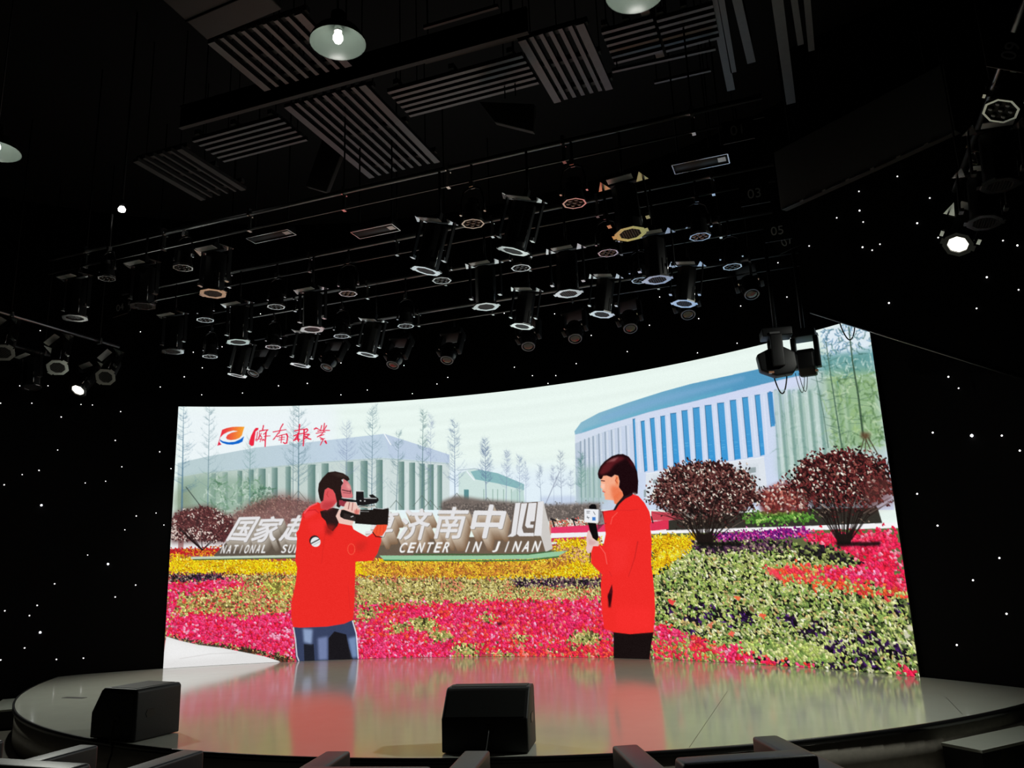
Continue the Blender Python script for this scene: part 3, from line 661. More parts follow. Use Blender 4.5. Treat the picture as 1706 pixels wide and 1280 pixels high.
    stroke(A(770, 510, 755, 590), 1.6, (150, 84, 84)); stroke(A(812, 515, 800, 610), 1.6, (170, 96, 92)); stroke(A(860, 590, 850, 650), 1.6, (176, 90, 86))
    soft(A(830, 600, 900, 600, 880, 670, 830, 660), (214, 110, 100), .8, 1)
    poly(A(650, 660, 668, 602, 700, 600, 850, 655, 900, 660, 905, 600, 1060, 600, 1075, 578, 1190, 588, 1258, 572, 1264, 610, 1250, 792, 1100, 792, 840, 772, 840, 745, 700, 715, 655, 690), (30, 24, 22))
    poly(A(700, 640, 850, 690, 840, 742, 690, 700), (46, 38, 36))
    stroke(A(790, 690, 815, 680), 2, (190, 190, 190))
    stroke(A(1070, 580, 1190, 590, 1255, 576), 1.4, (200, 204, 206), .9); stroke(A(900, 620, 1010, 622), 1.2, (170, 172, 172), .8)
    poly(A(672, 455, 850, 480, 852, 368, 946, 368, 950, 450, 1110, 448, 1138, 480, 1110, 515, 960, 545, 870, 548, 858, 505, 690, 492), (28, 26, 28))
    poly(A(1015, 415, 1060, 405, 1135, 462, 1120, 500, 1030, 440), (30, 28, 28))
    stroke(A(675, 450, 850, 468), 1.5, (214, 220, 222), .9); stroke(A(955, 455, 1105, 458), 1.6, (220, 226, 226), .9); stroke(A(855, 366, 945, 366), 1.4, (230, 234, 234))
    stroke(A(905, 487, 912, 487), 2.2, (220, 220, 220)); stroke(A(958, 490, 965, 490), 2.2, (220, 220, 220))
    stroke(A(880, 570, 930, 560, 1000, 575, 1080, 555), 2.6, (190, 188, 180)); stroke(A(890, 560, 1080, 545), 1.2, (60, 58, 56))
    poly(A(1112, 790, 1245, 786, 1232, 850, 1180, 930, 1110, 925, 1055, 885, 1080, 835), (240, 84, 52))
    for k in range(3): stroke(A(1120 + 40*k, 800, 1105 + 45*k, 900), 1, (200, 50, 36), .7)
    stroke(A(1060, 880, 1100, 935, 1175, 945), 1.8, (60, 24, 22))
    # shoulder patch and chest badge
    def disc(cx, cy, r, c): poly([(cx + r*math.cos(a), cy + r*math.sin(a)) for a in np.linspace(0, 2*math.pi, 25)[:-1]], c, step=50)
    px_, py_ = A(338, 1000)[0]
    disc(px_ - .8, py_ - 1.6, 8.8, (40, 34, 36)); disc(px_ + .9, py_ + .6, 8.2, (232, 234, 236))
    stroke([(px_ - 6, py_ + 3), (px_ + 7, py_ - 4)], 2.4, (60, 58, 60)); stroke([(px_ - 3, py_ + 6), (px_ + 8, py_)], .9, (150, 150, 152))
    bx_, by_ = A(792, 1095)[0]
    for a0 in np.linspace(0, 2*math.pi, 14): stroke([(bx_ + 6*math.cos(a0), by_ + 9*math.sin(a0)), (bx_ + 6*math.cos(a0 + .45), by_ + 9*math.sin(a0 + .45))], 1.5, (250, 96, 72), .7)
    # ---- presenter with microphone
    Cc = crop(960, 745, 7.313); D = crop(960, 900, 6.247)
    RW = (240, 44, 40)
    poly(D(388, 955, 805, 955, 780, 1100, 755, 1300, 390, 1300), (24, 16, 16))
    poly(Cc(690, 572, 760, 600, 830, 680, 892, 790, 916, 900, 900, 960, 915, 1100) + D(785, 0, 780, 250, 800, 400, 815, 560, 822, 750, 802, 962, 560, 982, 390, 962, 290, 922, 272, 780, 260, 600, 255, 450, 270, 360, 200, 290, 155, 240, 155, 130, 178, 58, 240, 52)
         + Cc(330, 1205, 360, 1060, 340, 900, 314, 790, 450, 770, 500, 700, 590, 610), RW)
    soft(D(330, 0, 560, 0, 520, 300, 380, 360), (246, 52, 50), .5, 5); soft(D(420, 700, 780, 700, 790, 940, 420, 940), (250, 48, 46), .6, 5)
    stroke(D(640, 20, 610, 180, 545, 380), 2.4, (196, 34, 34), .75, 1.2); stroke(D(370, 380, 345, 330), 1.4, (200, 36, 36), .6)
    poly(D(372, 460, 380, 540, 368, 630, 350, 695, 325, 590, 345, 530), (84, 16, 22)); soft(D(330, 560, 370, 560, 360, 700, 335, 700), (40, 8, 12), .8, 1)
    stroke(Cc(500, 800, 440, 860, 420, 940), 1.6, (250, 96, 86), .8); stroke(Cc(520, 770, 650, 775, 760, 760), 1.4, (210, 38, 38), .5)
    stroke(Cc(915, 850, 935, 925), 2.2, (36, 26, 28)); stroke(D(250, 70, 300, 140, 320, 250), 1.6, (252, 116, 110), .7)
    stroke(Cc(315, 790, 450, 772), 1.8, (206, 34, 50))
    poly(Cc(330, 350, 370, 345, 430, 370, 470, 338, 512, 348, 528, 420, 520, 490, 565, 545, 545, 610, 480, 690, 455, 650, 395, 645, 348, 640, 352, 610, 338, 590, 345, 560, 322, 545, 320, 512, 294, 492, 304, 450, 298, 395), (246, 172, 138))
    poly(Cc(455, 600, 540, 540, 600, 575, 560, 640, 500, 705, 465, 690), (236, 132, 92))
    soft(Cc(420, 470, 530, 480, 560, 560, 490, 680, 430, 600), (236, 116, 74), .85, 3); soft(Cc(480, 350, 515, 360, 515, 470, 480, 460), (238, 136, 84), .9, 1)
    stroke(Cc(495, 375, 478, 410, 500, 440), 1.6, (190, 70, 50), .8); soft(Cc(300, 440, 350, 450, 345, 520, 305, 500), (252, 206, 186), .8, 1)
    stroke(Cc(305, 410, 345, 415), 1.6, (60, 20, 24)); stroke(Cc(322, 540, 348, 552), 1.5, (206, 70, 66))
    poly(Cc(448, 778, 470, 735, 495, 690, 560, 615, 590, 565, 700, 550, 680, 590, 600, 630, 560, 665, 520, 705, 480, 770), (40, 24, 28))
    poly(Cc(262, 330, 270, 290, 295, 235, 345, 175, 420, 122, 500, 92, 570, 86, 640, 118, 700, 200, 742, 300, 756, 420, 748, 570, 715, 585, 690, 556, 620, 590, 580, 606, 562, 545, 520, 490, 530, 420, 512, 350, 470, 338, 430, 370, 370, 348, 330, 352, 312, 392, 290, 392, 272, 375), (28, 10, 14))
    soft(Cc(275, 330, 320, 230, 420, 150, 540, 110, 600, 140, 470, 210, 400, 300, 320, 340), (96, 28, 34), .9, 2)
    soft(Cc(360, 190, 450, 140, 520, 120, 470, 170), (170, 104, 104), .7, 1); soft(Cc(600, 110, 680, 190, 720, 280, 660, 200), (110, 26, 34), .8, 2)
    stroke(Cc(430, 118, 510, 92, 540, 95), 1.4, (20, 10, 14)); soft(Cc(690, 556, 720, 560, 745, 580, 715, 590), (236, 206, 200), .7, 1)
    poly(Cc(155, 760, 158, 720, 185, 697, 225, 697, 243, 715, 250, 765), (14, 12, 14))
    poly(Cc(268, 780, 330, 780, 345, 930, 330, 950, 262, 1020, 255, 925), (60, 44, 50), .55)
    poly(Cc(262, 762, 292, 780, 288, 900, 262, 926), (140, 140, 148))
    poly(Cc(98, 762, 105, 755, 272, 762, 268, 920, 262, 928, 100, 920), (236, 238, 242))
    for a, b in (((128, 785), (165, 785)), ((130, 805), (160, 805)), ((210, 790), (230, 825)), ((130, 860), (158, 860)), ((134, 845), (150, 875))):
        stroke(Cc(*a, *b), 1.2, (90, 92, 100), .9)
    poly(Cc(195, 855, 236, 855, 236, 898, 195, 898), (70, 130, 206))
    poly(Cc(142, 924, 240, 932, 248, 960, 272, 1100, 252, 1148, 200, 1110, 165, 1020), (16, 12, 14))
    poly(Cc(138, 1030, 158, 1015, 200, 1110, 252, 1148, 280, 1150, 272, 1210, 205, 1210, 180, 1290, 140, 1300, 118, 1250, 130, 1180, 120, 1130), (228, 196, 192))
    soft(Cc(150, 1120, 250, 1160, 200, 1200, 150, 1190), (206, 160, 160), .6, 1); stroke(D(148, 135, 145, 230), 2, (54, 20, 26))
    stroke(Cc(365, 930, 270, 960), 1.2, (60, 40, 44), .5)
    # fine sensor-like grain of the LED tiles
    CAN[:] = np.clip(CAN + rng.normal(0, .008, CAN.shape[:2])[..., None], 0, 1)

# ------------------------------------------------------------------ materials
def mat(name, col, rough=.5, metal=0.0, spec=.5, noise=0.0, scale=20.0, emit=None, estr=0.0, bump=0.0, stretch=(1, 1, 1), coat=0.0, rnoise=0.0):
    m = bpy.data.materials.new(name); m.use_nodes = True
    nt = m.node_tree; b = nt.nodes['Principled BSDF']
    b.inputs['Base Color'].default_value = (*col, 1); b.inputs['Roughness'].default_value = rough
    b.inputs['Metallic'].default_value = metal; b.inputs['Specular IOR Level'].default_value = spec
    b.inputs['Coat Weight'].default_value = coat
    if emit is not None:
        b.inputs['Emission Color'].default_value = (*emit, 1); b.inputs['Emission Strength'].default_value = estr
    if noise or bump or rnoise:
        tc = nt.nodes.new('ShaderNodeTexCoord'); mp = nt.nodes.new('ShaderNodeMapping'); nz = nt.nodes.new('ShaderNodeTexNoise')
        mp.inputs['Scale'].default_value = stretch
        nz.inputs['Scale'].default_value = scale; nz.inputs['Detail'].default_value = 4
        nt.links.new(tc.outputs['Object'], mp.inputs['Vector']); nt.links.new(mp.outputs['Vector'], nz.inputs['Vector'])
        if noise:
            mx = nt.nodes.new('ShaderNodeMix'); mx.data_type = 'RGBA'
            mx.inputs['A'].default_value = (*[c*(1 - noise) for c in col], 1); mx.inputs['B'].default_value = (*[min(1, c*(1 + noise)) for c in col], 1)
            nt.links.new(nz.outputs['Fac'], mx.inputs['Factor']); nt.links.new(mx.outputs['Result'], b.inputs['Base Color'])
        if rnoise:
            mr = nt.nodes.new('ShaderNodeMapRange'); mr.inputs['To Min'].default_value = rough - rnoise; mr.inputs['To Max'].default_value = rough + rnoise
            nt.links.new(nz.outputs['Fac'], mr.inputs['Value']); nt.links.new(mr.outputs['Result'], b.inputs['Roughness'])
        if bump:
            bp = nt.nodes.new('ShaderNodeBump'); bp.inputs['Strength'].default_value = bump; bp.inputs['Distance'].default_value = .01
            nt.links.new(nz.outputs['Fac'], bp.inputs['Height']); nt.links.new(bp.outputs['Normal'], b.inputs['Normal'])
    return m

def wood_mat(name, c1, c2, rough):
    m = bpy.data.materials.new(name); m.use_nodes = True
    nt = m.node_tree; b = nt.nodes['Principled BSDF']
    tc = nt.nodes.new('ShaderNodeTexCoord'); mp = nt.nodes.new('ShaderNodeMapping'); nz = nt.nodes.new('ShaderNodeTexNoise'); cr = nt.nodes.new('ShaderNodeValToRGB')
    mp.inputs['Scale'].default_value = (.6, 9, 9); nz.inputs['Scale'].default_value = 3; nz.inputs['Detail'].default_value = 6
    cr.color_ramp.elements[0].position = .3; cr.color_ramp.elements[0].color = (*c1, 1); cr.color_ramp.elements[1].position = .75; cr.color_ramp.elements[1].color = (*c2, 1)
    nt.links.new(tc.outputs['Object'], mp.inputs['Vector']); nt.links.new(mp.outputs['Vector'], nz.inputs['Vector'])
    nt.links.new(nz.outputs['Fac'], cr.inputs['Fac']); nt.links.new(cr.outputs['Color'], b.inputs['Base Color'])
    b.inputs['Roughness'].default_value = rough
    return m

M = {
    'black_cloth': mat('black_cloth', (.006, .0055, .006), .95, spec=.1, noise=.3, scale=60),
    'black_paint': mat('black_paint', (.004, .004, .004), .7, spec=.15, noise=.2, scale=8),
    'stage_deck': mat('stage_deck', (.67, .70, .61), .125, spec=.55, noise=.05, scale=5, rnoise=.03, bump=.012, stretch=(1, 1, 1)),
    'nosing': mat('nosing', (.012, .012, .013), .35, noise=.2, scale=30),
    'riser': wood_mat('riser', (.38, .35, .30), (.50, .46, .39), .3),
    'hall_floor': wood_mat('hall_floor', (.12, .11, .095), (.20, .185, .155), .28),
    'galvanised': mat('galvanised', (.155, .158, .164), .45, metal=1, noise=.18, scale=14, rnoise=.08),
    'pipe_steel': mat('pipe_steel', (.22, .223, .227), .34, metal=1, noise=.12, scale=30),
    'duct_grey': mat('duct_grey', (.055, .052, .052), .6, noise=.12, scale=6),
    'lamp_black': mat('lamp_black', (.004, .004, .0045), .5, spec=.25, noise=.15, scale=40),
    'lamp_gloss': mat('lamp_gloss', (.004, .004, .005), .22, spec=.4, noise=.1, scale=40),
    'lamp_silver': mat('lamp_silver', (.82, .83, .83), .25, metal=1, noise=.08, scale=60),
    'lamp_frame': mat('lamp_frame', (.93, .94, .94), .2, metal=1, noise=.04, scale=60),
    'lamp_white': mat('lamp_white', (.80, .81, .80), .4, metal=.4, noise=.05, scale=40),
    'lamp_mesh': mat('lamp_mesh', (.16, .16, .165), .35, metal=.8, noise=.2, scale=90),
    'lamp_lens': mat('lamp_lens', (.05, .048, .046), .08, spec=.9, noise=.2, scale=50),
    'lamp_lens_amber': mat('lamp_lens_amber', (.30, .14, .08), .12, spec=.9, noise=.2, scale=50),
    'enamel_in': mat('enamel_in', (.17, .215, .185), .25, noise=.05, scale=20),
    'enamel_out': mat('enamel_out', (.02, .025, .022), .3, noise=.1, scale=20),
    'bulb': mat('bulb', (.9, .9, .85), .4, emit=(1, .97, .90), estr=9, noise=.02),
    'spot_lit': mat('spot_lit', (.9, .9, .85), .4, emit=(1, .95, .80), estr=2.4, noise=.02),
    'star': mat('star', (.8, .8, .8), .4, emit=(1, .98, .97), estr=2.2, noise=.02),
    'star_big': mat('star_big', (.8, .8, .8), .4, emit=(.93, .95, 1), estr=6, noise=.02),
    'cabinet_black': mat('cabinet_black', (.011, .011, .0115), .55, noise=.2, scale=120, bump=.08),
    'grille_black': mat('grille_black', (.016, .018, .017), .6, metal=.3, noise=.3, scale=200, bump=.1),
    'cable_black': mat('cable_black', (.008, .008, .008), .5, noise=.1, scale=50),
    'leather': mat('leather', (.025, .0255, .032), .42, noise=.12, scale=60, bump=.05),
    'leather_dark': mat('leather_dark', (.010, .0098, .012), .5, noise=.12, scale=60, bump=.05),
    'metal_leg': mat('metal_leg', (.25, .25, .26), .3, metal=1, noise=.1),
    'sign_plate': mat('sign_plate', (.012, .012, .012), .5, noise=.1),
    'sign_ink': mat('sign_ink', (.9, .9, .9), .6, noise=.05),
    'screen_case': mat('screen_case', (.008, .008, .008), .6, noise=.1),
}
def screen_material():
    m = bpy.data.materials.new('led_picture'); m.use_nodes = True
    nt = m.node_tree
    for n in list(nt.nodes): nt.nodes.remove(n)
    out = nt.nodes.new('ShaderNodeOutputMaterial'); em = nt.nodes.new('ShaderNodeEmission'); at = nt.nodes.new('ShaderNodeAttribute')
    at.attribute_name = 'picture'; at.attribute_type = 'GEOMETRY'
    em.inputs['Strength'].default_value = SCREEN_GAIN
    nt.links.new(at.outputs['Color'], em.inputs['Color']); nt.links.new(em.outputs['Emission'], out.inputs['Surface'])
    m.cycles.emission_sampling = 'NONE'
    return m

# ------------------------------------------------------------------ mesh and object helpers
COL = scene.collection
class MB:
    def __init__(s): s.v, s.f, s.sm = [], [], []
    def add(s, vs, fs, smooth=False, mx=None):
        o = len(s.v)
        s.v += [tuple(mx @ Vector(v)) if mx is not None else tuple(v) for v in vs]
        s.f += [tuple(i + o for i in f) for f in fs]; s.sm += [smooth]*len(fs)
        return s
    def box(s, c, d, mx=None):
        x, y, z = c; a, b, h = d[0]/2, d[1]/2, d[2]/2
        vs = [(x + i*a, y + j*b, z + k*h) for k in (-1, 1) for j in (-1, 1) for i in (-1, 1)]
        return s.add(vs, [(0, 2, 3, 1), (4, 5, 7, 6), (0, 1, 5, 4), (2, 6, 7, 3), (0, 4, 6, 2), (1, 3, 7, 5)], False, mx)
    def rings(s, prof, n=16, cap0=True, cap1=True, mx=None, smooth=True, rot=0.0, closed=False):
        """surface of revolution about Z: prof = [(r, z), ...]"""
        vs = [(r*math.cos(rot + 2*math.pi*i/n), r*math.sin(rot + 2*math.pi*i/n), z) for r, z in prof for i in range(n)]
        fs = []
        m = len(prof)
        for k in range(m if closed else m - 1):
            k2 = (k + 1) % m
            fs += [(k*n + i, k*n + (i + 1) % n, k2*n + (i + 1) % n, k2*n + i) for i in range(n)]
        s.add(vs, fs, smooth, mx)
        o = len(s.v) - len(vs)
        if not closed:
            if cap0: s.f.append(tuple(o + i for i in reversed(range(n)))); s.sm.append(False)
            if cap1: s.f.append(tuple(o + (m - 1)*n + i for i in range(n))); s.sm.append(False)
        return s
    def tube(s, pts, r, n=8, cap=True):
        pts = [Vector(p) for p in pts]; base = len(s.v); k = len(pts)
        for i, p in enumerate(pts):
            t = (pts[min(i + 1, k - 1)] - pts[max(i - 1, 0)]).normalized()
            a = Vector((0, 0, 1)) if abs(t.z) < .9 else Vector((1, 0, 0))
            u = t.cross(a).normalized(); w = t.cross(u)
            s.v += [tuple(p + u*(r*math.cos(2*math.pi*j/n)) + w*(r*math.sin(2*math.pi*j/n))) for j in range(n)]
        for i in range(k - 1):
            for j in range(n):
                s.f.append((base + i*n + j, base + i*n + (j + 1) % n, base + (i + 1)*n + (j + 1) % n, base + (i + 1)*n + j)); s.sm.append(True)
        if cap:
            s.f.append(tuple(base + j for j in reversed(range(n)))); s.f.append(tuple(base + (k - 1)*n + j for j in range(n))); s.sm += [False, False]
        return s
    def prism(s, poly, lo, hi, axis='X', mx=None):
        """extrude a 2-D outline along an axis (outline in the two other axes)"""
        n = len(poly)
        mk = {'X': lambda p, t: (t, p[0], p[1]), 'Y': lambda p, t: (p[0], t, p[1]), 'Z': lambda p, t: (p[0], p[1], t)}[axis]
        vs = [mk(p, lo) for p in poly] + [mk(p, hi) for p in poly]
        fs = [tuple(range(n)), tuple(reversed(range(n, 2*n)))] + [(i, n + i, n + (i + 1) % n, (i + 1) % n) for i in range(n)]
        return s.add(vs, fs, False, mx)
    def mesh(s, name, bevel=0.0, seg=2):
        me = bpy.data.meshes.new(name); me.from_pydata(s.v, [], s.f)
        bm = bmesh.new(); bm.from_mesh(me)
        for f, q in zip(bm.faces, s.sm): f.smooth = q
        bmesh.ops.recalc_face_normals(bm, faces=bm.faces)
        if bevel:
            bmesh.ops.bevel(bm, geom=list(bm.edges), offset=bevel, segments=seg, affect='EDGES', profile=.6)
            for f in bm.faces: f.smooth = True
        bm.to_mesh(me); bm.free()
        return me

def link(o, parent=None):
    COL.objects.link(o)
    if parent is not None: o.parent = parent
    return o
def obj(name, me, m, parent=None, loc=None, rot=None):
    if isinstance(me, MB): me = me.mesh(name)
    if m is not None and not me.materials: me.materials.append(M[m] if isinstance(m, str) else m)
    o = bpy.data.objects.new(name, me)
    if loc is not None: o.location = loc
    if rot is not None: o.rotation_euler = rot
    return link(o, parent)
def tag(o, label, cat, group=None):
    o['label'] = label; o['category'] = cat
    if group: o['group'] = group
    return o
def thing(name, label, cat, loc=(0, 0, 0), rot=(0, 0, 0), group=None):
    o = bpy.data.objects.new(name, None); o.empty_display_size = .1
    o.location = loc; o.rotation_euler = rot
    return tag(link(o), label, cat, group)
def structure(o, label=None):
    o['kind'] = 'structure'
    if label: o['label'] = label
    return o
ORD = ['first', 'second', 'third', 'fourth', 'fifth', 'sixth', 'seventh', 'eighth', 'ninth', 'tenth', 'eleventh', 'twelfth']

# ------------------------------------------------------------------ the room shell
WALL_R = SCR_R + .035
def arc_pt(a, r=WALL_R): return (r*math.sin(a), SCR_CY + r*math.cos(a))
def curved_wall():
    mb = MB(); n = 96; a0 = math.radians(84)
    ins = [arc_pt(-a0 + 2*a0*i/n) for i in range(n + 1)]; out = [arc_pt(-a0 + 2*a0*i/n, WALL_R + .15) for i in range(n + 1)]
    Z1 = 7.2
    vs = [(x, y, z) for z in (0, Z1) for x, y in ins] + [(x, y, z) for z in (0, Z1) for x, y in out]
    k = n + 1
    fs = []
    for i in range(n):
        fs += [(i, i + 1, k + i + 1, k + i), (2*k + i + 1, 2*k + i, 3*k + i, 3*k + i + 1), (k + i, k + i + 1, 3*k + i + 1, 3*k + i)]
    fs += [(0, k, 3*k, 2*k), (n, 2*k + n, 3*k + n, k + n)]
    mb.add(vs, fs, True)
    return structure(obj('wall_back', mb, 'black_cloth'), 'black curved star-lit wall around the stage')
wall_back = curved_wall()
structure(obj('floor', MB().box((0, 3.2, -.06), (19, 17, .12)), 'hall_floor'), 'dark wooden hall floor')
structure(obj('ceiling', MB().box((0, 3.2, 7.26), (19, 17, .12)), 'black_paint'), 'black painted ceiling slab')
structure(obj('wall_left', MB().box((-9.4, 3.2, 3.6), (.2, 17, 7.2)), 'black_cloth'), 'black left hall wall')
structure(obj('wall_right', MB().box((9.4, 3.2, 3.6), (.2, 17, 7.2)), 'black_cloth'), 'black right hall wall')
structure(obj('wall_rear', MB().box((0, -5.2, 3.6), (18.6, .2, 7.2)), 'black_cloth'), 'black rear hall wall')

# black valance on the right, hiding the screen's upper corner; its hem hangs on a sloping steel wire
VA, VB = at_y(1350, 521, 8.62), at_y(1712, 634, 8.02)
def valance():
    mb = MB(); d = Vector((VB.y - VA.y, -(VB.x - VA.x), 0)).normalized()*.02
    q = [VA, VB, Vector((VB.x, VB.y, 7.2)), Vector((VA.x, VA.y, 7.2))]
    mb.add([p - d for p in q] + [p + d for p in q], [(0, 1, 2, 3), (7, 6, 5, 4), (0, 4, 5, 1), (1, 5, 6, 2), (2, 6, 7, 3), (3, 7, 4, 0)])
    return structure(obj('wall_valance', mb, 'black_cloth'), 'black star-lit valance beside the screen, right')
wall_valance = valance()
o = obj('trim_1', MB().tube([VA + Vector((0, -.04, -.012)), VB + Vector((0, -.04, -.012))], .010, 8), 'pipe_steel')
structure(o, 'thin steel rod along the hem of the right valance')

# star lights set into wall and valance: (photo x, photo y, big)
STARS = [(67,551),(234,553),(214,515),(322,587),(370,578),(198,605),(337,613),(307,628,.5),(267,645),(336,658),(404,655),(33,643),(80,643),(434,523),(643,541),(687,567),(840,522),(568,605),(673,609),(464,643,.5),(512,639,.3),(612,650),(568,658),(687,656),(746,629),(728,640),
    (983,510),(924,523),(1099,495),(1164,531),(1082,542),(1032,542),(985,559),(1045,586),(1162,588),(960,606),(857,612),(887,626),(926,626),(913,639),(1228,572),(1234,510),(1224,459),(1308,374),(1348,410),(1296,438),(1431,319),(1432,351,.3),(1394,363),(1438,370),(1437,412,.3),(1453,417),(1466,407),(1481,505,.4),(1311,495),(1549,330),(1528,372,.3),(1563,396),(1644,462,.4),(1627,514),(1697,483),(1671,401),(1695,409,.4),(1580,628,.4),(1597,647),(1495,294),
    (53,672),(135,674),(154,675),(102,695,.3),(201,686),(192,734,.3),(96,750),(266,753,.4),(203,778),(285,781),(65,784,.3),(37,791),(7,808,.3),(142,805),(176,802),(69,842,1),(227,860,.3),(260,855),(273,875),(208,883),(146,925),(180,940,1),(1,672),(91,973,.3),(226,975,.3),(192,995,.3),(62,1009,.3),(8,1018,.4),(49,1026,.3),(67,1054,1.2),(41,1080,.3),(94,1099,.5),(139,1097,.5),(1,1100,.4),
    (1554,721,.4),(1619,726,1),(1669,726,.4),(1699,751,.5),(1528,823,.4),(1562,876,.3),(1665,930,.3),(1621,967,.4),(1677,1023,.5),(1594,1075,.5)]
def star_mesh(name, r, m):
    bm = bmesh.new(); bmesh.ops.create_icosphere(bm, subdivisions=1, radius=r)
    me = bpy.data.meshes.new(name); bm.to_mesh(me); bm.free(); me.materials.append(M[m]); return me
STAR_ME = [star_mesh('star_light', r, m) for r, m in ((.0075, 'star'), (.0095, 'star'), (.015, 'star_big'))]
VN = Vector((VB.y - VA.y, -(VB.x - VA.x), 0)).normalized()
for st in STARS:
    x, y = st[:2]; big = st[2] if len(st) > 2 else 0
    d = cam_rays([(x, y)])[0]
    ox, oy = CAM[0], CAM[1] - SCR_CY
    a = d[0]**2 + d[1]**2; b = ox*d[0] + oy*d[1]; c = ox*ox + oy*oy - (WALL_R - .004)**2
    t = (-b + math.sqrt(b*b - a*c))/a; par = wall_back
    tv = (VA - Vector(CAM)).dot(VN)/Vector(d).dot(VN)
    pv = Vector(CAM) + Vector(d)*tv
    fr = (pv.x - VA.x)/(VB.x - VA.x)
    if 0 <= fr <= 1 and pv.z > VA.z + (VB.z - VA.z)*fr + .02 and tv < t:
        t = tv - .03; par = wall_valance
    o = bpy.data.objects.new('star_light', STAR_ME[0 if big == 0 else 1 if big < .9 else 2])
    o.location = Vector(CAM) + Vector(d)*t
    link(o, par)

# ------------------------------------------------------------------ stage
def stage():
    ax = 5.79; n = 72
    aF = math.asin(ax/STG_R)
    front = [(STG_R*math.sin(-aF + 2*aF*i/n), STG_CY - STG_R*math.cos(-aF + 2*aF*i/n)) for i in range(n + 1)]
    aB = math.asin(ax/WALL_R)
    back = [arc_pt(aB - 2*aB*i/n, WALL_R - .01) for i in range(n + 1)][1:-1]
    outline = front + back
    t = thing('stage', 'low glossy beige stage with curved front edge, in front of the screen', 'stage')
    me = bpy.data.meshes.new('deck'); bm = bmesh.new()
    top = [bm.verts.new((x, y, STAGE_Z)) for x, y in outline]; bot = [bm.verts.new((x, y, STAGE_Z - .03)) for x, y in outline]
    bm.faces.new(top); bm.faces.new(list(reversed(bot)))
    for i in range(len(top)): bm.faces.new((top[i], bot[i], bot[(i + 1) % len(top)], top[(i + 1) % len(top)]))
    bmesh.ops.recalc_face_normals(bm, faces=bm.faces); bm.to_mesh(me); bm.free()
    obj('deck', me, 'stage_deck', t)
    def band(r0, r1, z0, z1):
        mb = MB(); a = [(-aF + 2*aF*i/n) for i in range(n + 1)]
        P = lambda r, q, z: (r*math.sin(q), STG_CY - r*math.cos(q), z)
        vs = [P(r, q, z) for r, z in ((r0, z0), (r1, z0), (r1, z1), (r0, z1)) for q in a]; k = n + 1
        fs = [(j*k + i, j*k + i + 1, ((j + 1) % 4)*k + i + 1, ((j + 1) % 4)*k + i) for j in range(4) for i in range(n)]
        fs += [(0, k, 2*k, 3*k), (n, k + n, 2*k + n, 3*k + n)]
        return mb.add(vs, fs, True)
    obj('nosing', band(STG_R + .002, STG_R + .022, STAGE_Z - .038, STAGE_Z + .003), 'nosing', t)
    obj('riser', band(STG_R - .03, STG_R - .001, 0.0, STAGE_Z - .039), 'riser', t)
    for a, b in (((1148, 1246), (1212, 1152)), ((1576, 1162), (1603, 1190))):
        p, q = at_z(*a, STAGE_Z + .0005), at_z(*b, STAGE_Z + .0005)
        u = (q - p).normalized(); w = Vector((-u.y, u.x, 0))*.0018
        obj('seam', MB().add([p - w, p + w, q + w, q - w], [(0, 3, 2, 1)]), 'nosing', t)
    p = at_z(124, 1163, STAGE_Z)
    obj('floor_hatch', MB().box((p.x, p.y, STAGE_Z + .001), (.30, .07, .003)), 'duct_grey', t, None)
    return t
stage()
# treads at both ends of the stage
for sgn, nm in ((1, 'right'), (-1, 'left')):
    a = math.asin(4.95/STG_R)
    c = Vector((sgn*(STG_R + .175)*math.sin(a), STG_CY - (STG_R + .175)*math.cos(a), 0))
    t = thing('stage_step', 'beige-topped step box against the %s end of the stage' % nm, 'step', c, (0, 0, sgn*a), 'steps up to the stage')
    w = .98
    off = sgn*.10
    obj('tread', MB().box((off, 0, .205), (w, .31, .02)), 'stage_deck', t)
    obj('body', MB().box((off, .004, .098), (w - .012, .296, .194)), 'nosing', t)

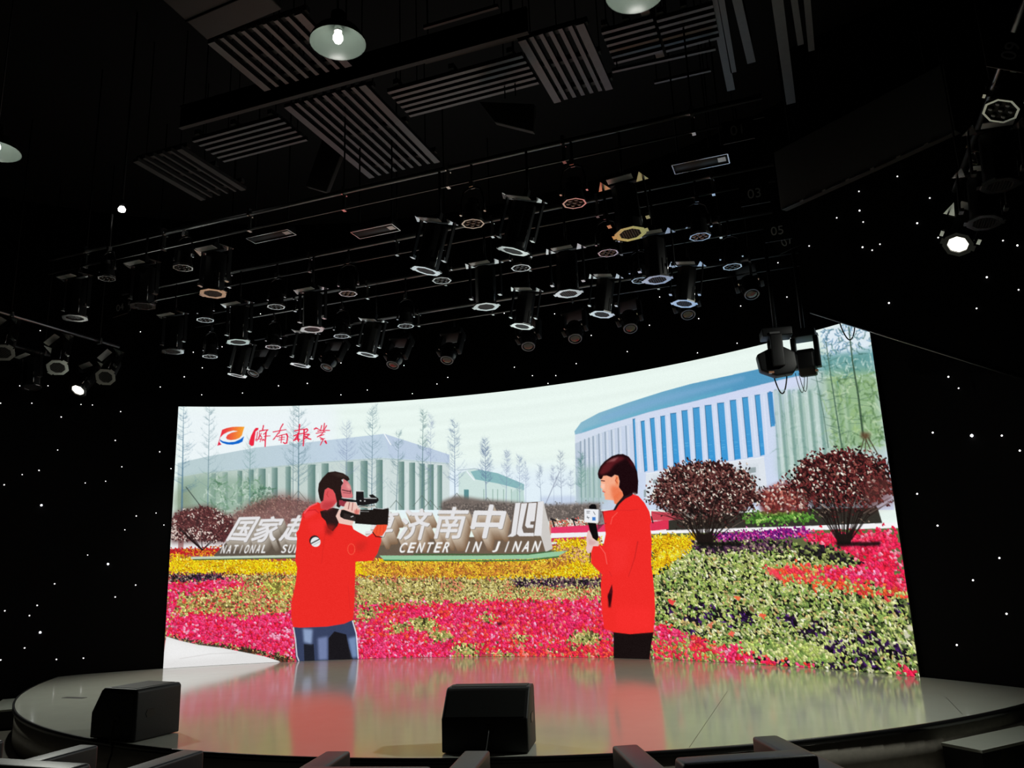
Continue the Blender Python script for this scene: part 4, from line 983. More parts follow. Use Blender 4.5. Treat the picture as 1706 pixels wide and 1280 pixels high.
# ------------------------------------------------------------------ the LED wall
def led_screen():
    paint_picture()
    root = thing('led_screen', 'huge curved LED screen showing two people in red jackets among flower beds', 'screen', (0, SCR_CY + SCR_R, STAGE_Z))
    inv = Matrix.Translation((0, -(SCR_CY + SCR_R), -STAGE_Z))
    th = np.linspace(-SCR_A, SCR_A, PW); z = np.linspace(SCR_H, .002, PH)
    co = np.empty((PH, PW, 3), np.float32)
    co[..., 0] = SCR_R*np.sin(th)[None, :]; co[..., 1] = SCR_R*np.cos(th)[None, :] - SCR_R; co[..., 2] = z[:, None]
    me = bpy.data.meshes.new('display'); nv = PW*PH; nf = (PW - 1)*(PH - 1)
    me.vertices.add(nv); me.vertices.foreach_set('co', co.ravel())
    i = np.arange(nv).reshape(PH, PW)
    quad = np.stack([i[:-1, :-1], i[1:, :-1], i[1:, 1:], i[:-1, 1:]], -1).reshape(-1).astype(np.int32)
    me.loops.add(nf*4); me.loops.foreach_set('vertex_index', quad)
    me.polygons.add(nf); me.polygons.foreach_set('loop_start', np.arange(0, nf*4, 4, dtype=np.int32))
    me.update(calc_edges=True)
    at = me.color_attributes.new('picture', 'FLOAT_COLOR', 'POINT')
    c = CAN; lin = np.where(c <= .04045, c/12.92, ((c + .055)/1.055)**2.4)
    rgba = np.ones((nv, 4), np.float32); rgba[:, :3] = lin.reshape(-1, 3)
    at.data.foreach_set('color', rgba.ravel())
    me.materials.append(screen_material())
    o = obj('display', me, None, root); o['label'] = 'lit picture of two people, flowers and halls'
    mb = MB(); n = 60
    P = lambda r, a, zz: (r*math.sin(a), r*math.cos(a) - SCR_R, zz)
    A = [-SCR_A - .0008 + 2*(SCR_A + .0008)*k/n for k in range(n + 1)]
    vs = [P(r, a, zz) for r, zz in ((SCR_R + .004, .001), (SCR_R + .03, .001), (SCR_R + .03, SCR_H + .006), (SCR_R + .004, SCR_H + .006)) for a in A]; k = n + 1
    mb.add(vs, [(j*k + q, j*k + q + 1, ((j + 1) % 4)*k + q + 1, ((j + 1) % 4)*k + q) for j in range(4) for q in range(n)] + [(0, k, 2*k, 3*k), (n, k + n, 2*k + n, 3*k + n)], True)
    obj('casing', mb, 'screen_case', root)
led_screen()

# ------------------------------------------------------------------ stage monitors
def wedge(label, pl, pr, group='stage monitor wedges'):
    """floor monitor whose audience-side bottom edge runs from pl to pr (metres)"""
    d = pr - pl; w = d.length; ang = math.atan2(d.y, d.x)
    t = thing('stage_monitor', label, 'speaker', (pl + pr)/2, (0, 0, ang), group)
    prof = [(0, .006), (0, .225), (.15, .395), (.18, .405), (.34, .405), (.36, .385), (.36, .006)]
    obj('cabinet', MB().prism(prof, -w/2, w/2, 'X').mesh('cabinet', .012, 2), 'cabinet_black', t)
    obj('grille', MB().prism([(.006, .2365), (.138, .386), (.142, .382), (.010, .232)], -w/2 + .025, w/2 - .025, 'X'), 'grille_black', t)
    obj('top_panel', MB().box((0, .262, .4065), (w - .06, .13, .004)), 'grille_black', t)
    for s in (-1, 1):
        obj('side_handle', MB().prism([(.16, .17), (.24, .17), (.255, .20), (.24, .23), (.16, .23), (.145, .20)], s*w/2 - .002, s*w/2 + .004, 'X'), 'nosing', t)
        for yy in (.05, .31):
            obj('foot', MB().rings([(.018, .002), (.016, .010)], 10, mx=Matrix.Translation((s*(w/2 - .06), yy, -.002))), 'cable_black', t)
    obj('socket', MB().box((w*.06, -.003, .16), (.05, .008, .05)), 'nosing', t)
    return t
cp = at_z(736, 1257, STAGE_Z), at_z(881, 1257, STAGE_Z)
wedge('black wedge floor monitor at the middle of the stage edge', *cp)
lp = at_z(149, 1231, STAGE_Z), at_z(224, 1238.5, STAGE_Z)
def wedge_side(label, pl, pr, dep, group='stage monitor wedges'):
    """the same kind of monitor turned sideways: its end panel faces the hall, the grille slopes to the left"""
    d = pr - pl; w = d.length; ang = math.atan2(d.y, d.x)
    t = thing('stage_monitor', label, 'speaker', (pl + pr)/2, (0, 0, ang), group)
    h = w/2
    prof = [(-h, .006), (-h, .20), (-h + .11, .375), (-h + .14, .395), (h - .02, .395), (h, .375), (h, .006)]
    obj('cabinet', MB().prism(prof, 0, dep, 'Y').mesh('cabinet', .012, 2), 'cabinet_black', t)
    obj('grille', MB().prism([(-h + .006, .2135), (-h + .10, .363), (-h + .104, .360), (-h + .010, .2105)], .025, dep - .025, 'Y'), 'grille_black', t)
    obj('end_panel', MB().prism([(-h + .03, .03), (-h + .03, .19), (-h + .13, .36), (h - .04, .36), (h - .04, .03)], -.002, .004, 'Y'), 'grille_black', t)
    obj('top_panel', MB().box((.07, dep/2, .3965), (w - .24, dep - .06, .004)), 'grille_black', t)
    obj('side_handle', MB().prism([(.10, .17), (.17, .17), (.185, .20), (.17, .23), (.10, .23), (.085, .20)], h - .002, h + .004, 'X'), 'nosing', t)
    for sx in (-1, 1):
        for yy in (.05, dep - .05):
            obj('foot', MB().rings([(.018, .002), (.016, .010)], 10, mx=Matrix.Translation((sx*(h - .06), yy, -.002))), 'cable_black', t)
    obj('socket', MB().box((w*.1, -.004, .16), (.05, .008, .05)), 'nosing', t)
wedge_side('black wedge floor monitor near the left end of the stage edge', *lp, .42)
def stage_cable(label, a, b, c):
    pts = [a + (b - a)*i/6 for i in range(7)]
    pts += [b + (c - b)*i/8 + Vector((.02*math.sin(i), 0, 0)) for i in range(1, 9)]
    tag(obj('speaker_cable', MB().tube(pts, .007, 8), 'cable_black'), label, 'cable', 'monitor cables')
def edge_y(x): return STG_CY - math.sqrt((STG_R + .03)**2 - x*x)
for (a, b), lab in ((cp, 'black cable dropping from the middle floor monitor over the stage edge'), (lp, 'black cable dropping from the left floor monitor over the stage edge')):
    m_ = a + (b - a)*.56
    e = Vector((m_.x + .015, edge_y(m_.x), STAGE_Z + .014))
    stage_cable(lab, Vector((m_.x, m_.y - .012, STAGE_Z + .16)), e, Vector((e.x + .03, e.y - .02, .01)))

# ------------------------------------------------------------------ armchairs of the front row
def armchair(label, cx, cy, ang):
    """cx, cy: middle of the line joining the arm fronts"""
    t = thing('armchair', label, 'armchair', (cx, cy, 0), (0, 0, ang), 'front-row armchairs')
    W, AW, D = .94, .145, .78
    for s in (-1, 1):
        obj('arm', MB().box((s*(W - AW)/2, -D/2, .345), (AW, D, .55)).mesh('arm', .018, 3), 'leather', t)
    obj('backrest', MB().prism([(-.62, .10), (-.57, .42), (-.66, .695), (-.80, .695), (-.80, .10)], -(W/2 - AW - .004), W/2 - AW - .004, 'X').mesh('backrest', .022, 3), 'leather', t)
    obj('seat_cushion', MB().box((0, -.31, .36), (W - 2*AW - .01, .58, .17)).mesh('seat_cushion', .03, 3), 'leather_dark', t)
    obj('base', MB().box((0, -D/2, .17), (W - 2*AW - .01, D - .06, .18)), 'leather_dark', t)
    for sx in (-1, 1):
        for yy in (-.06, -D + .06):
            obj('leg', MB().rings([(.02, 0), (.025, .075)], 10, mx=Matrix.Translation((sx*(W/2 - .07), yy, 0))), 'metal_leg', t)
armchair('dark grey leather armchair between the left and middle floor monitors', 1.775, 4.17, math.radians(11.6))
armchair('dark grey leather armchair right of the middle floor monitor', 3.275, 4.71, math.radians(27))
armchair('dark grey leather armchair in front of the left floor monitor', .105, 3.94, math.radians(1))
armchair('dark grey leather armchair cut off at the left corner of the picture', -1.48, 3.99, math.radians(-8))
# ------------------------------------------------------------------ ceiling : slatted steel panels, beams, ducts
CZ_ = 5.80
def slat_panel(label, corners, n, along, w=.036, border=.068, z=CZ_, rim=True, m='galvanised'):
    """corners: three photo points A (start of first slat), B (end of first slat), C (start of last slat)"""
    A, B, C_ = [at_z(*p, z) for p in corners]
    if along == 'Y':
        x0, x1 = (A.x + B.x)/2, C_.x; y0, y1 = A.y, B.y
        cx, cy = (x0 + x1)/2, (y0 + y1)/2
    else:
        y0, y1 = (A.y + B.y)/2, C_.y; x0, x1 = A.x, B.x
        cx, cy = (x0 + x1)/2, (y0 + y1)/2
    t = thing('slat_panel', label, 'ceiling panel', (cx, cy, z), (0, 0, 0), 'steel slat ceiling panels')
    L = abs(y1 - y0) if along == 'Y' else abs(x1 - x0)
    S = abs(x1 - x0) if along == 'Y' else abs(y1 - y0)
    def bar(wd, ln):
        return (MB().box((0, 0, 0), (wd, ln, .04)) if along == 'Y' else MB().box((0, 0, 0), (ln, wd, .04))).mesh('slat')
    thin, thick = bar(w, L), bar(border, L)
    for i in range(n):
        q = -S/2 + S*i/(n - 1)
        ed = rim and i in (0, n - 1)
        obj('slat', thick if ed else thin, m, t, (q, 0, -.01 if ed else 0) if along == 'Y' else (0, q, -.01 if ed else 0))
    cr = (MB().box((0, 0, 0), (S + .1, .05, .05)) if along == 'Y' else MB().box((0, 0, 0), (.05, S + .1, .05))).mesh('cross_bar')
    for e in (-.42, 0, .42):
        obj('cross_bar', cr, 'duct_grey', t, (0, e*L, .046) if along == 'Y' else (e*L, 0, .046))
    hg = MB().tube([(0, 0, 0), (0, 0, 7.2 - z - .071)], .006, 6).mesh('hanger')
    for i in (-1, 1):
        for j in (-1, 1):
            obj('hanger', hg, 'black_paint', t, (i*S*.4, j*L*.42, .071) if along == 'Y' else (i*L*.42, j*S*.4, .071))
slat_panel('steel slat ceiling panel above the middle of the picture, below the nearest pendant', [(476, 174), (622, 292), (604, 139)], 9, 'Y')
slat_panel('steel slat ceiling panel behind the nearest pendant lamp, under the grey duct', [(352, 66), (446, 146), (492, 14)], 9, 'Y')
slat_panel('six-slat ceiling panel right of the middle panel, slats running sideways', [(645, 151), (872, 93), (682, 191)], 6, 'X', rim=False)
slat_panel('six-slat ceiling panel left of the middle panel, slats running sideways', [(318, 231), (470, 197), (352, 272)], 6, 'X', rim=False, w=.032)
slat_panel('steel slat ceiling panel right of the sideways six-slat panel', [(868, 63), (930, 166), (962, 28)], 7, 'Y')
slat_panel('ceiling panel of short sideways slats below the clipped pendant', [(1002, 52), (1088, 31), (1022, 103)], 6, 'X', rim=False, w=.032)
slat_panel('ceiling panel of sideways slats beside the paired right-hand beams', [(1094, 32), (1188, 8), (1104, 84)], 6, 'X', rim=False, w=.032)
slat_panel('faint slat ceiling panel at the far upper left, above the small work light', [(236, 262), (330, 332), (300, 246)], 6, 'Y', w=.028, m='duct_grey')  # darker material than the other panels, standing in for light fading here
def beam(label, a, b, w, h, m='galvanised', z=CZ_ + .02, name='ceiling_beam', cat='beam', flanges=True):
    p, q = at_z(*a, z), at_z(*b, z)
    t = thing(name, label, cat, (p + q)/2, (0, 0, math.atan2(q.y - p.y, q.x - p.x)), 'ceiling beams')
    L = (q - p).length
    if flanges:
        obj('flange', MB().box((0, 0, 0), (L, w, .012)), m, t); obj('web', MB().box((0, 0, h/2), (L, .012, h - .012)), 'black_paint', t)
        obj('flange', MB().box((0, 0, h), (L, w, .012)), 'black_paint', t)
    else:
        obj('bar', MB().box((0, 0, 0), (L, w, h)), m, t)
        for e in (-.45, .45): obj('hanger', MB().tube([(e*L, 0, h/2), (e*L, 0, 7.2 - z - .005)], .006, 6), 'black_paint', t)
    return t
beam('long black beam edging the middle slat panel', (300, 214), (880, 54), .045, .22, 'duct_grey', CZ_ - .06)
beam('steel beam between the two sideways slat panels at top right', (1072, 12), (1102, 100), .07, .16)
beam('left one of the paired steel beams at top right', (1187, -8), (1218, 150), .07, .18)
beam('right one of the paired steel beams at top right', (1200, -8), (1222, 120), .05, .18)
beam('steel beam just right of the paired beams', (1226, -8), (1252, 104), .07, .18)
beam('tall steel beam in the dark upper right, brightest of four', (1294, -8), (1318, 172), .085, .18)
beam('faint steel beam second right of the tall beam', (1322, -8), (1334, 74), .05, .18)
beam('faint steel beam farthest right in the ceiling', (1344, -8), (1352, 84), .05, .18)
beam('dark steel bar above the sideways six-slat panel', (706, 99), (860, 58), .07, .05, 'duct_grey', CZ_ + .08, flanges=False)
beam('thin steel bar above the dark bar near the six-slat panel', (706, 46), (830, 10), .025, .03, 'galvanised', CZ_ + .1, flanges=False)
beam('thin steel bar crossing below the right slat panel', (1020, 118), (1192, 80), .028, .03, 'galvanised', CZ_ - .1, flanges=False)
beam('thin dim steel bar under the crossing bar, upper right', (1090, 137), (1184, 116), .024, .03, 'galvanised', CZ_ - .1, flanges=False)
def duct(label, pts, z, h, hole=None):
    P = [at_z(*p, z) for p in pts]; c = sum(P, Vector())/len(P)
    t = thing('air_duct', label, 'duct', c)
    obj('duct_body', MB().prism([(p.x - c.x, p.y - c.y) for p in P], 0, h, 'Z').mesh('duct_body', .012, 2), 'duct_grey', t)
    for e in (.3, .7):
        a = (P[0]*(1 - e) + P[-1]*e) - c; b = (P[1]*(1 - e) + P[2]*e) - c
        obj('duct_seam', MB().tube([(a.x, a.y, -.004), (b.x, b.y, -.004)], .008, 6), 'black_paint', t)
    obj('hanger', MB().tube([(0, 0, h), (0, 0, 7.2 - z - .005)], .01, 6), 'black_paint', t)
    return t
duct('wide dark grey duct at the top left, ending above the slats', [(345, 67), (470, 16), (340, -110), (215, -50)], CZ_ - .12, .35)
def baffle(label, pts, y):
    P = [at_y(*p, y) for p in pts]; c = sum(P, Vector())/len(P)
    t = thing('ceiling_baffle', label, 'baffle', c)
    obj('panel', MB().prism([(p.x - c.x, p.z - c.z) for p in P], -.03, .03, 'Y').mesh('panel', .008, 2), 'duct_grey', t)
    top = max(p.z for p in P)
    for s in (-.05, .05): obj('hanger', MB().tube([(s, 0, top - c.z - .02), (s, 0, 7.2 - c.z - .005)], .006, 6), 'black_paint', t)
baffle('dark hanging baffle strip below the middle slat panel', [(540, 232), (572, 256), (546, 322), (512, 312)], 6.6)
baffle('dark hanging baffle board above the par lights, upper middle', [(800, 172), (892, 176), (890, 222), (826, 206)], 5.9)
# sloped bulkhead and its steel trim, upper right
def bulkhead():
    a, b = at_z(1300, 352, 5.2), at_z(1592, 220, 5.2)
    d = (b - a).normalized(); nrm = Vector((-d.y, d.x, 0)); L = (b - a).length
    t = thing('ceiling_bulkhead', 'black ceiling bulkhead with a dashed steel trim, upper right', 'bulkhead', (a + b)/2, (0, 0, math.atan2(d.y, d.x)))
    obj('panel', MB().box((0, .06, .36), (L, .10, .68)).mesh('panel', .01, 2), 'duct_grey', t)
    for k in range(7):
        obj('trim_strip', MB().box((-L/2 + L*(k + .5)/7, 0, .012), (L/7*.82, .014, .014)), 'pipe_steel', t)
    for e in (-.4, .4): obj('hanger', MB().tube([(e*L, .06, .7), (e*L, .06, 7.2 - 5.2 - .005)], .01, 6), 'black_paint', t)
bulkhead()

# ------------------------------------------------------------------ lighting pipes
ROWS = {1: (5.75, 5.02, -3.4, 4.02, '01'), 3: (6.90, 5.02, -3.6, 4.05, '03'), 5: (7.95, 5.02, -3.4, 3.98, '05'), 7: (8.90, 4.90, -3.2, 4.2, '07')}
def numerals(txt, size):
    cu = bpy.data.curves.new('numerals', 'FONT'); cu.body = txt; cu.size = size; cu.extrude = .001; cu.align_x = 'CENTER'; cu.align_y = 'CENTER'
    ob = bpy.data.objects.new('numerals_tmp', cu); COL.objects.link(ob); bpy.context.view_layer.update()
    me = bpy.data.meshes.new_from_object(ob.evaluated_get(bpy.context.evaluated_depsgraph_get()))
    bpy.data.objects.remove(ob); bpy.data.curves.remove(cu)
    return me
def number_sign(txt, label, p, size, roll=0.0, yaw=0.0):
    t = thing('number_sign', label, 'sign', p, (0, 0, yaw), 'pipe number signs')
    s = size
    obj('plate', MB().box((0, .006, 0), (s*2.0, .006, s*1.6)).mesh('plate'), 'sign_plate', t, None, (0, roll, 0))
    obj('numerals', numerals(txt, s), 'sign_ink', t, (0, -.001, 0), (math.pi/2, roll, 0))
    obj('hanger', MB().tube([(0, .008, s*.6), (0, .008, s*.8 + .10)], .004, 6), 'black_paint', t)
PIPE_NAME = {1: 'nearest', 3: 'second nearest', 5: 'third nearest', 7: 'farthest'}
for r, (y, z, x0, x1, num) in ROWS.items():
    t = thing('lighting_pipe', '%s of the long lighting pipes running across the stage, with thin lower rail' % PIPE_NAME[r], 'pipe', ((x0 + x1)/2, y, z), (0, 0, 0), 'lighting pipes')
    L = x1 - x0
    obj('main_pipe', MB().tube([(-L/2, 0, 0), (L/2, 0, 0)], .024, 10), 'pipe_steel', t)
    obj('lower_rail', MB().tube([(-L/2, 0, -.17), (L/2, 0, -.17)], .010, 8), 'pipe_steel', t)
    cl = MB().prism([(-.035, .04), (.035, .04), (.035, -.035), (.010, -.035), (.010, -.15), (.024, -.15), (.024, -.19), (-.024, -.19), (-.024, -.15), (-.010, -.15), (-.010, -.035), (-.035, -.035)], -.014, .014, 'X').mesh('clamp')
    hg = MB().tube([(0, 0, .03), (0, 0, 7.2 - z - .005)], .008, 6).mesh('hanger')
    for k in range(7):
        x = -L/2 + L*(k + .5)/7
        obj('clamp', cl, 'lamp_silver', t, (x, 0, 0))
        if k % 3 == 0: obj('hanger', hg, 'black_paint', t, (x, 0, 0))
# side pipes, parallel to the hall's long axis
SIDE = {'L1': (-4.46, 4.66), 'L2': (-5.45, 4.62), 'R1': (5.55, 4.75)}
for k, (x, z) in SIDE.items():
    y0, y1 = (4.6, 7.7) if k != 'R1' else (4.2, 7.6)
    lab = {'L1': 'inner side lighting pipe at the left, running towards the stage', 'L2': 'outer side lighting pipe at the far left, running towards the stage', 'R1': 'side lighting pipe at the right, running towards the stage'}[k]
    t = thing('lighting_pipe', lab, 'pipe', (x, (y0 + y1)/2, z), (0, 0, 0), 'lighting pipes')
    obj('main_pipe', MB().tube([(0, -(y1 - y0)/2, 0), (0, (y1 - y0)/2, 0)], .022, 10), 'pipe_steel', t)
    cl = MB().box((0, 0, 0), (.07, .03, .075)).mesh('clamp'); hg = MB().tube([(0, 0, .03), (0, 0, 7.2 - z - .005)], .008, 6).mesh('hanger')
    for e in (-.4, 0, .4):
        obj('clamp', cl, 'lamp_silver', t, (0, e*(y1 - y0), 0)); obj('hanger', hg, 'black_paint', t, (0, e*(y1 - y0), 0))
number_sign('01', 'sign reading 01 at the end of the nearest lighting pipe', at_y(1229, 217, 5.70), .115)
number_sign('03', 'sign reading 03 at the end of the second lighting pipe', at_y(1257, 323, 6.84), .125)
number_sign('05', 'sign reading 05 at the end of the third lighting pipe', at_y(1295, 385, 7.90), .13)
number_sign('07', 'tilted sign reading 07 below the 05 sign', at_y(1311, 403, 8.20), .115, math.radians(-18))
number_sign('09', 'steeply tilted sign reading 09 at the upper right edge', at_y(1685, 85, 5.0), .12, math.radians(-62))
number_sign('04', 'dim sign reading 04 left of the lighting rig', at_y(200, 513, 6.3), .11, math.radians(-6))
number_sign('04', 'small tilted sign reading 04 beside the larger 04 sign', at_y(212, 505, 6.6), .085, math.radians(30))
number_sign('06', 'small sign reading 06 in the lower left of the rig', at_y(288, 557, 7.6), .085, math.radians(8))

# ------------------------------------------------------------------ light fittings
def oct_(r, n=8): return [(r*math.cos(math.pi/n + 2*math.pi*i/n), r*math.sin(math.pi/n + 2*math.pi*i/n)) for i in range(n)]
def ring_flat(ro, ri, z0, z1, n=8):
    mb = MB(); a, b = oct_(ro, n), oct_(ri, n)
    vs = [(x, y, z) for z in (z0, z1) for x, y in a] + [(x, y, z) for z in (z0, z1) for x, y in b]
    fs = []
    for i in range(n):
        j = (i + 1) % n
        fs += [(i, j, n + j, n + i), (2*n + j, 2*n + i, 3*n + i, 3*n + j), (n + i, n + j, 3*n + j, 3*n + i), (j, i, 2*n + i, 2*n + j)]
    return mb.add(vs, fs)
def build_par():
    L = []
    L.append(('housing', MB().rings([(.045, .21), (.062, .20), (.070, .155), (.074, .150), (.074, .140), (.072, .12), (.088, .02), (.088, .0)], 16).mesh('housing'), 'lamp_black', None))
    L.append(('rim', ring_flat(.100, .086, -.012, .012).mesh('rim'), 'lamp_silver', 'housing'))
    L.append(('face', MB().rings([(.086, .004), (.086, .0)], 16).mesh('face'), 'lamp_gloss', 'housing'))
    le = MB().rings([(.019, .001), (.017, -.008), (.008, -.013)], 10).mesh('lens')
    for i in range(7):
        x, y = (0, 0) if i == 0 else (.054*math.cos(i*math.pi/3), .054*math.sin(i*math.pi/3))
        L.append(('lens', le, 'lamp_lens', 'face', (x, y, 0)))
    L.append(('yoke', MB().tube([(-.105, 0, .09), (-.108, 0, .20), (-.08, 0, .30), (-.03, 0, .325), (.03, 0, .325), (.08, 0, .30), (.108, 0, .20), (.105, 0, .09)], .010, 6).mesh('yoke'), 'lamp_black', None))
    kn = MB().box((0, 0, 0), (.016, .03, .03)).mesh('knob')
    for q in (-.112, .112): L.append(('knob', kn, 'lamp_silver', 'yoke', (q, 0, .10)))
    L.append(('clamp', MB().box((0, 0, .355), (.035, .05, .06)).mesh('clamp'), 'lamp_silver', None))
    return L, .385
def build_fresnel():
    L = []
    L.append(('housing', MB().prism(oct_(.105), .012, .40, 'Z').mesh('housing', .012, 2), 'lamp_black', None))
    L.append(('yoke_underside', MB().box((0, -.145, .405), (.20, .075, .006)).mesh('yoke_underside'), 'lamp_white', 'housing'))  # pale plate added facing down, stands for the lit underside of the yoke crossbar
    L.append(('colour_frame', ring_flat(.128, .088, -.010, .006).mesh('colour_frame'), 'lamp_frame', None))
    tb = MB().box((0, 0, -.002), (.03, .06, .014)).mesh('frame_tab')
    for q in (-.128, .128): L.append(('frame_tab', tb, 'lamp_frame', 'colour_frame', (q, 0, 0)))
    mb = MB()
    for k in range(-4, 5):
        q = k*.0195; l = 2*math.sqrt(max(0, .088**2 - q*q))
        mb.box((q, 0, -.003), (.003, l, .010)); mb.box((0, q, -.003), (l, .003, .010))
    L.append(('honeycomb', mb.mesh('honeycomb'), 'lamp_mesh', 'colour_frame'))
    L.append(('lens', MB().rings([(.088, .008), (.088, .012)], 16).mesh('lens'), 'lamp_lens', 'housing'))
    L.append(('yoke', MB().prism([(-.172, .10), (-.158, .10), (-.158, .433), (.158, .433), (.158, .10), (.172, .10), (.172, .447), (-.172, .447)], -.022, .022, 'Y').mesh('yoke'), 'lamp_black', None))
    ft = MB().box((0, 0, 0), (.030, .055, .03)).mesh('yoke_foot')
    for q in (-.155, .155): L.append(('yoke_foot', ft, 'lamp_silver', 'yoke', (q, -.01, .105)))
    sh = MB().prism([(-.05, .05), (.05, .05), (0, -.09)], -.003, .003, 'Z').mesh('shoulder_plate')
    for q in (-.155, .155): L.append(('shoulder_plate', sh, 'lamp_silver', 'yoke', (q, -.05, .428)))
    L.append(('tilt_rod', MB().tube([(.112, -.06, .02), (.112, -.06, .17)], .004, 6).mesh('tilt_rod'), 'lamp_silver', None))
    L.append(('clamp', MB().box((0, 0, .485), (.035, .05, .08)).mesh('clamp'), 'lamp_black', None))
    return L, .52
def build_moving():
    L = []
    L.append(('base', MB().box((0, 0, .42), (.30, .20, .11)).mesh('base', .02, 2), 'lamp_black', None))
    am = MB().box((0, 0, .25), (.05, .11, .30)).mesh('arm', .012, 2)
    for q in (-.138, .138): L.append(('arm', am, 'lamp_black', None, (q, 0, 0)))
    L.append(('head', MB().rings([(.03, .235), (.085, .215), (.112, .16), (.113, .10), (.10, .04), (.078, .0), (.078, -.02)], 20).mesh('head'), 'lamp_gloss', None))
    L.append(('lens_ring', MB().rings([(.078, -.012), (.084, -.012), (.084, -.028), (.070, -.028)], 20, closed=True).mesh('lens_ring'), 'lamp_mesh', 'head'))
    L.append(('lens', MB().rings([(.070, -.020), (.050, -.026), (.02, -.03)], 20).mesh('lens'), 'lamp_lens', 'head'))
    lt = MB().box((0, -.06, .13), (.012, .03, .02)).mesh('latch')
    for q in (-.112, .112): L.append(('latch', lt, 'lamp_silver', 'head', (q, 0, 0)))
    cl = MB().box((0, 0, .50), (.035, .05, .05)).mesh('clamp')
    for q in (-.08, .08): L.append(('clamp', cl, 'lamp_black', None, (q, 0, 0)))
    return L, .525
KIT = {'par_light': build_par(), 'fresnel_light': build_fresnel(), 'moving_head_light': build_moving()}
def fitting(kind, label, cat, p, top, rot=(0, 0, 0), group=None, scale=1.0, lens=None, lit=False):
    """hang a fitting with its lens centre at p; a drop rod reaches the pipe at height top"""
    parts, h = KIT[kind]
    t = thing(kind, label, cat, p, rot, group); t.scale = (scale,)*3
    made = {}
    for q in parts:
        nm, me, m, par = q[:4]
        if lit and nm == 'honeycomb': continue
        if not me.materials: me.materials.append(M[m])
        o = obj(nm, me, None, made[par] if par else t, q[4] if len(q) > 4 else None)
        made.setdefault(nm, o)
        if lit and nm in ('colour_frame', 'frame_tab'):
            o.material_slots[0].link = 'OBJECT'; o.material_slots[0].material = M['nosing']
        if nm == 'lens' and lens:
            o.material_slots[0].link = 'OBJECT'; o.material_slots[0].material = M[lens]
    E = Euler(rot).to_matrix()
    tip = Vector(p) + E @ Vector((0, 0, h*scale))
    dz = top - tip.z
    if dz > .01:
        iv = (Matrix.Translation(p) @ E.to_4x4() @ Matrix.Scale(scale, 4)).inverted()
        obj('drop_rod', MB().tube([iv @ (tip + Vector((0, 0, -.02))), iv @ (tip + Vector((0, 0, dz)))], .012/scale, 8), 'lamp_black', t)
    if lit:                                     # the lamp's own beam, thrown down onto the stage
        ld = bpy.data.lights.new('spot_beam', 'SPOT'); ld.energy = SPOT_W; ld.spot_size = math.radians(118); ld.spot_blend = 1.0
        ld.shadow_soft_size = .08; ld.color = (.97, 1.0, .90)
        lo = bpy.data.objects.new('spot_beam', ld); link(lo, t); lo.location = (0, 0, -.03)
        aim = Vector(lit) - Vector(p)
        lo.rotation_euler = (E.transposed() @ aim.to_track_quat('-Z', 'Y').to_matrix()).to_euler()
    return t
SPOT_W = 350
PIPE_NAME = {1: 'nearest', 3: 'second', 5: 'third', 7: 'farthest'}
def row(kind, pts, r, what, cat, group, rot=(0, 0, 0), scale=1.0, lens=None):
    y, z, _, _, num = ROWS[r]
    n = len(pts)
    for i, q in enumerate(sorted(pts)):
        p = at_y(q[0], q[1], y)
        e = q[2] if len(q) > 2 else rot
        pos = 'leftmost' if i == 0 else 'rightmost' if i == n - 1 else ORD[i] + ' from left'
        fitting(kind, '%s on the %s lighting pipe, %s' % (what, PIPE_NAME[r], pos), cat, p, z - .02, e, group, scale, q[3] if len(q) > 3 else lens)
D_ = math.radians
row('par_light', [(305, 445), (788, 371, (0, 0, 0), 'lamp_lens_amber'), (957, 337, (0, 0, 0), 'lamp_lens_amber')], 1, 'black eight-sided par light', 'stage light', 'par lights on the rig')
row('par_light', [(342, 532), (460, 510), (580, 488, (0, 0, .2), 'lamp_lens_amber'), (736, 466), (868, 445), (1013, 420, (0, 0, 0), 'lamp_lens_amber'), (1166, 393, (0, 0, .3), 'lamp_lens_amber')], 3, 'black eight-sided par light', 'stage light', 'par lights on the rig')
row('par_light', [(350, 593), (455, 577), (569, 559), (676, 542), (1067, 466), (1220, 443)], 5, 'black eight-sided par light', 'stage light', 'par lights on the rig')
row('fresnel_light', [(355, 488, (D_(-3), 0, 0)), (238, 509), (710, 450, (D_(0), D_(16), 0)), (855, 417, (D_(3), D_(18), 0)), (1050, 388, (D_(-3), D_(-4), 0))], 1, 'black fresnel light with pale frame', 'stage light', 'fresnel lights on the rig')
row('fresnel_light', [(288, 585), (397, 569), (520, 548), (810, 510), (947, 488), (1095, 465)], 3, 'black fresnel light with pale frame', 'stage light', 'fresnel lights on the rig')
row('fresnel_light', [(395, 625, (D_(-3), D_(12), 0)), (500, 608, (D_(-3), D_(12), 0)), (612, 590, (D_(-3), D_(12), 0)), (870, 543, (D_(-3), D_(10), 0)), (1003, 523, (D_(-4), D_(9), 0)), (1140, 505, (D_(-4), D_(9), 0))], 5, 'tilted black fresnel light with pale frame', 'stage light', 'fresnel lights on the rig', scale=.96)
row('moving_head_light', [(423, 620, (D_(-28), D_(6), 0)), (545, 610, (D_(-28), D_(6), 0)), (655, 606, (D_(-28), D_(4), 0)), (745, 598, (D_(-28), 0, 0)), (880, 575, (D_(-28), D_(-8), 0)), (958, 562, (D_(-28), D_(-8), 0)), (1050, 545, (D_(-28), D_(-8), 0)), (1146, 522, (D_(-28), D_(-8), 0)), (1252, 488, (D_(-28), D_(-8), 0))], 7, 'dark round-lens moving head light', 'stage light', 'moving heads above the screen')
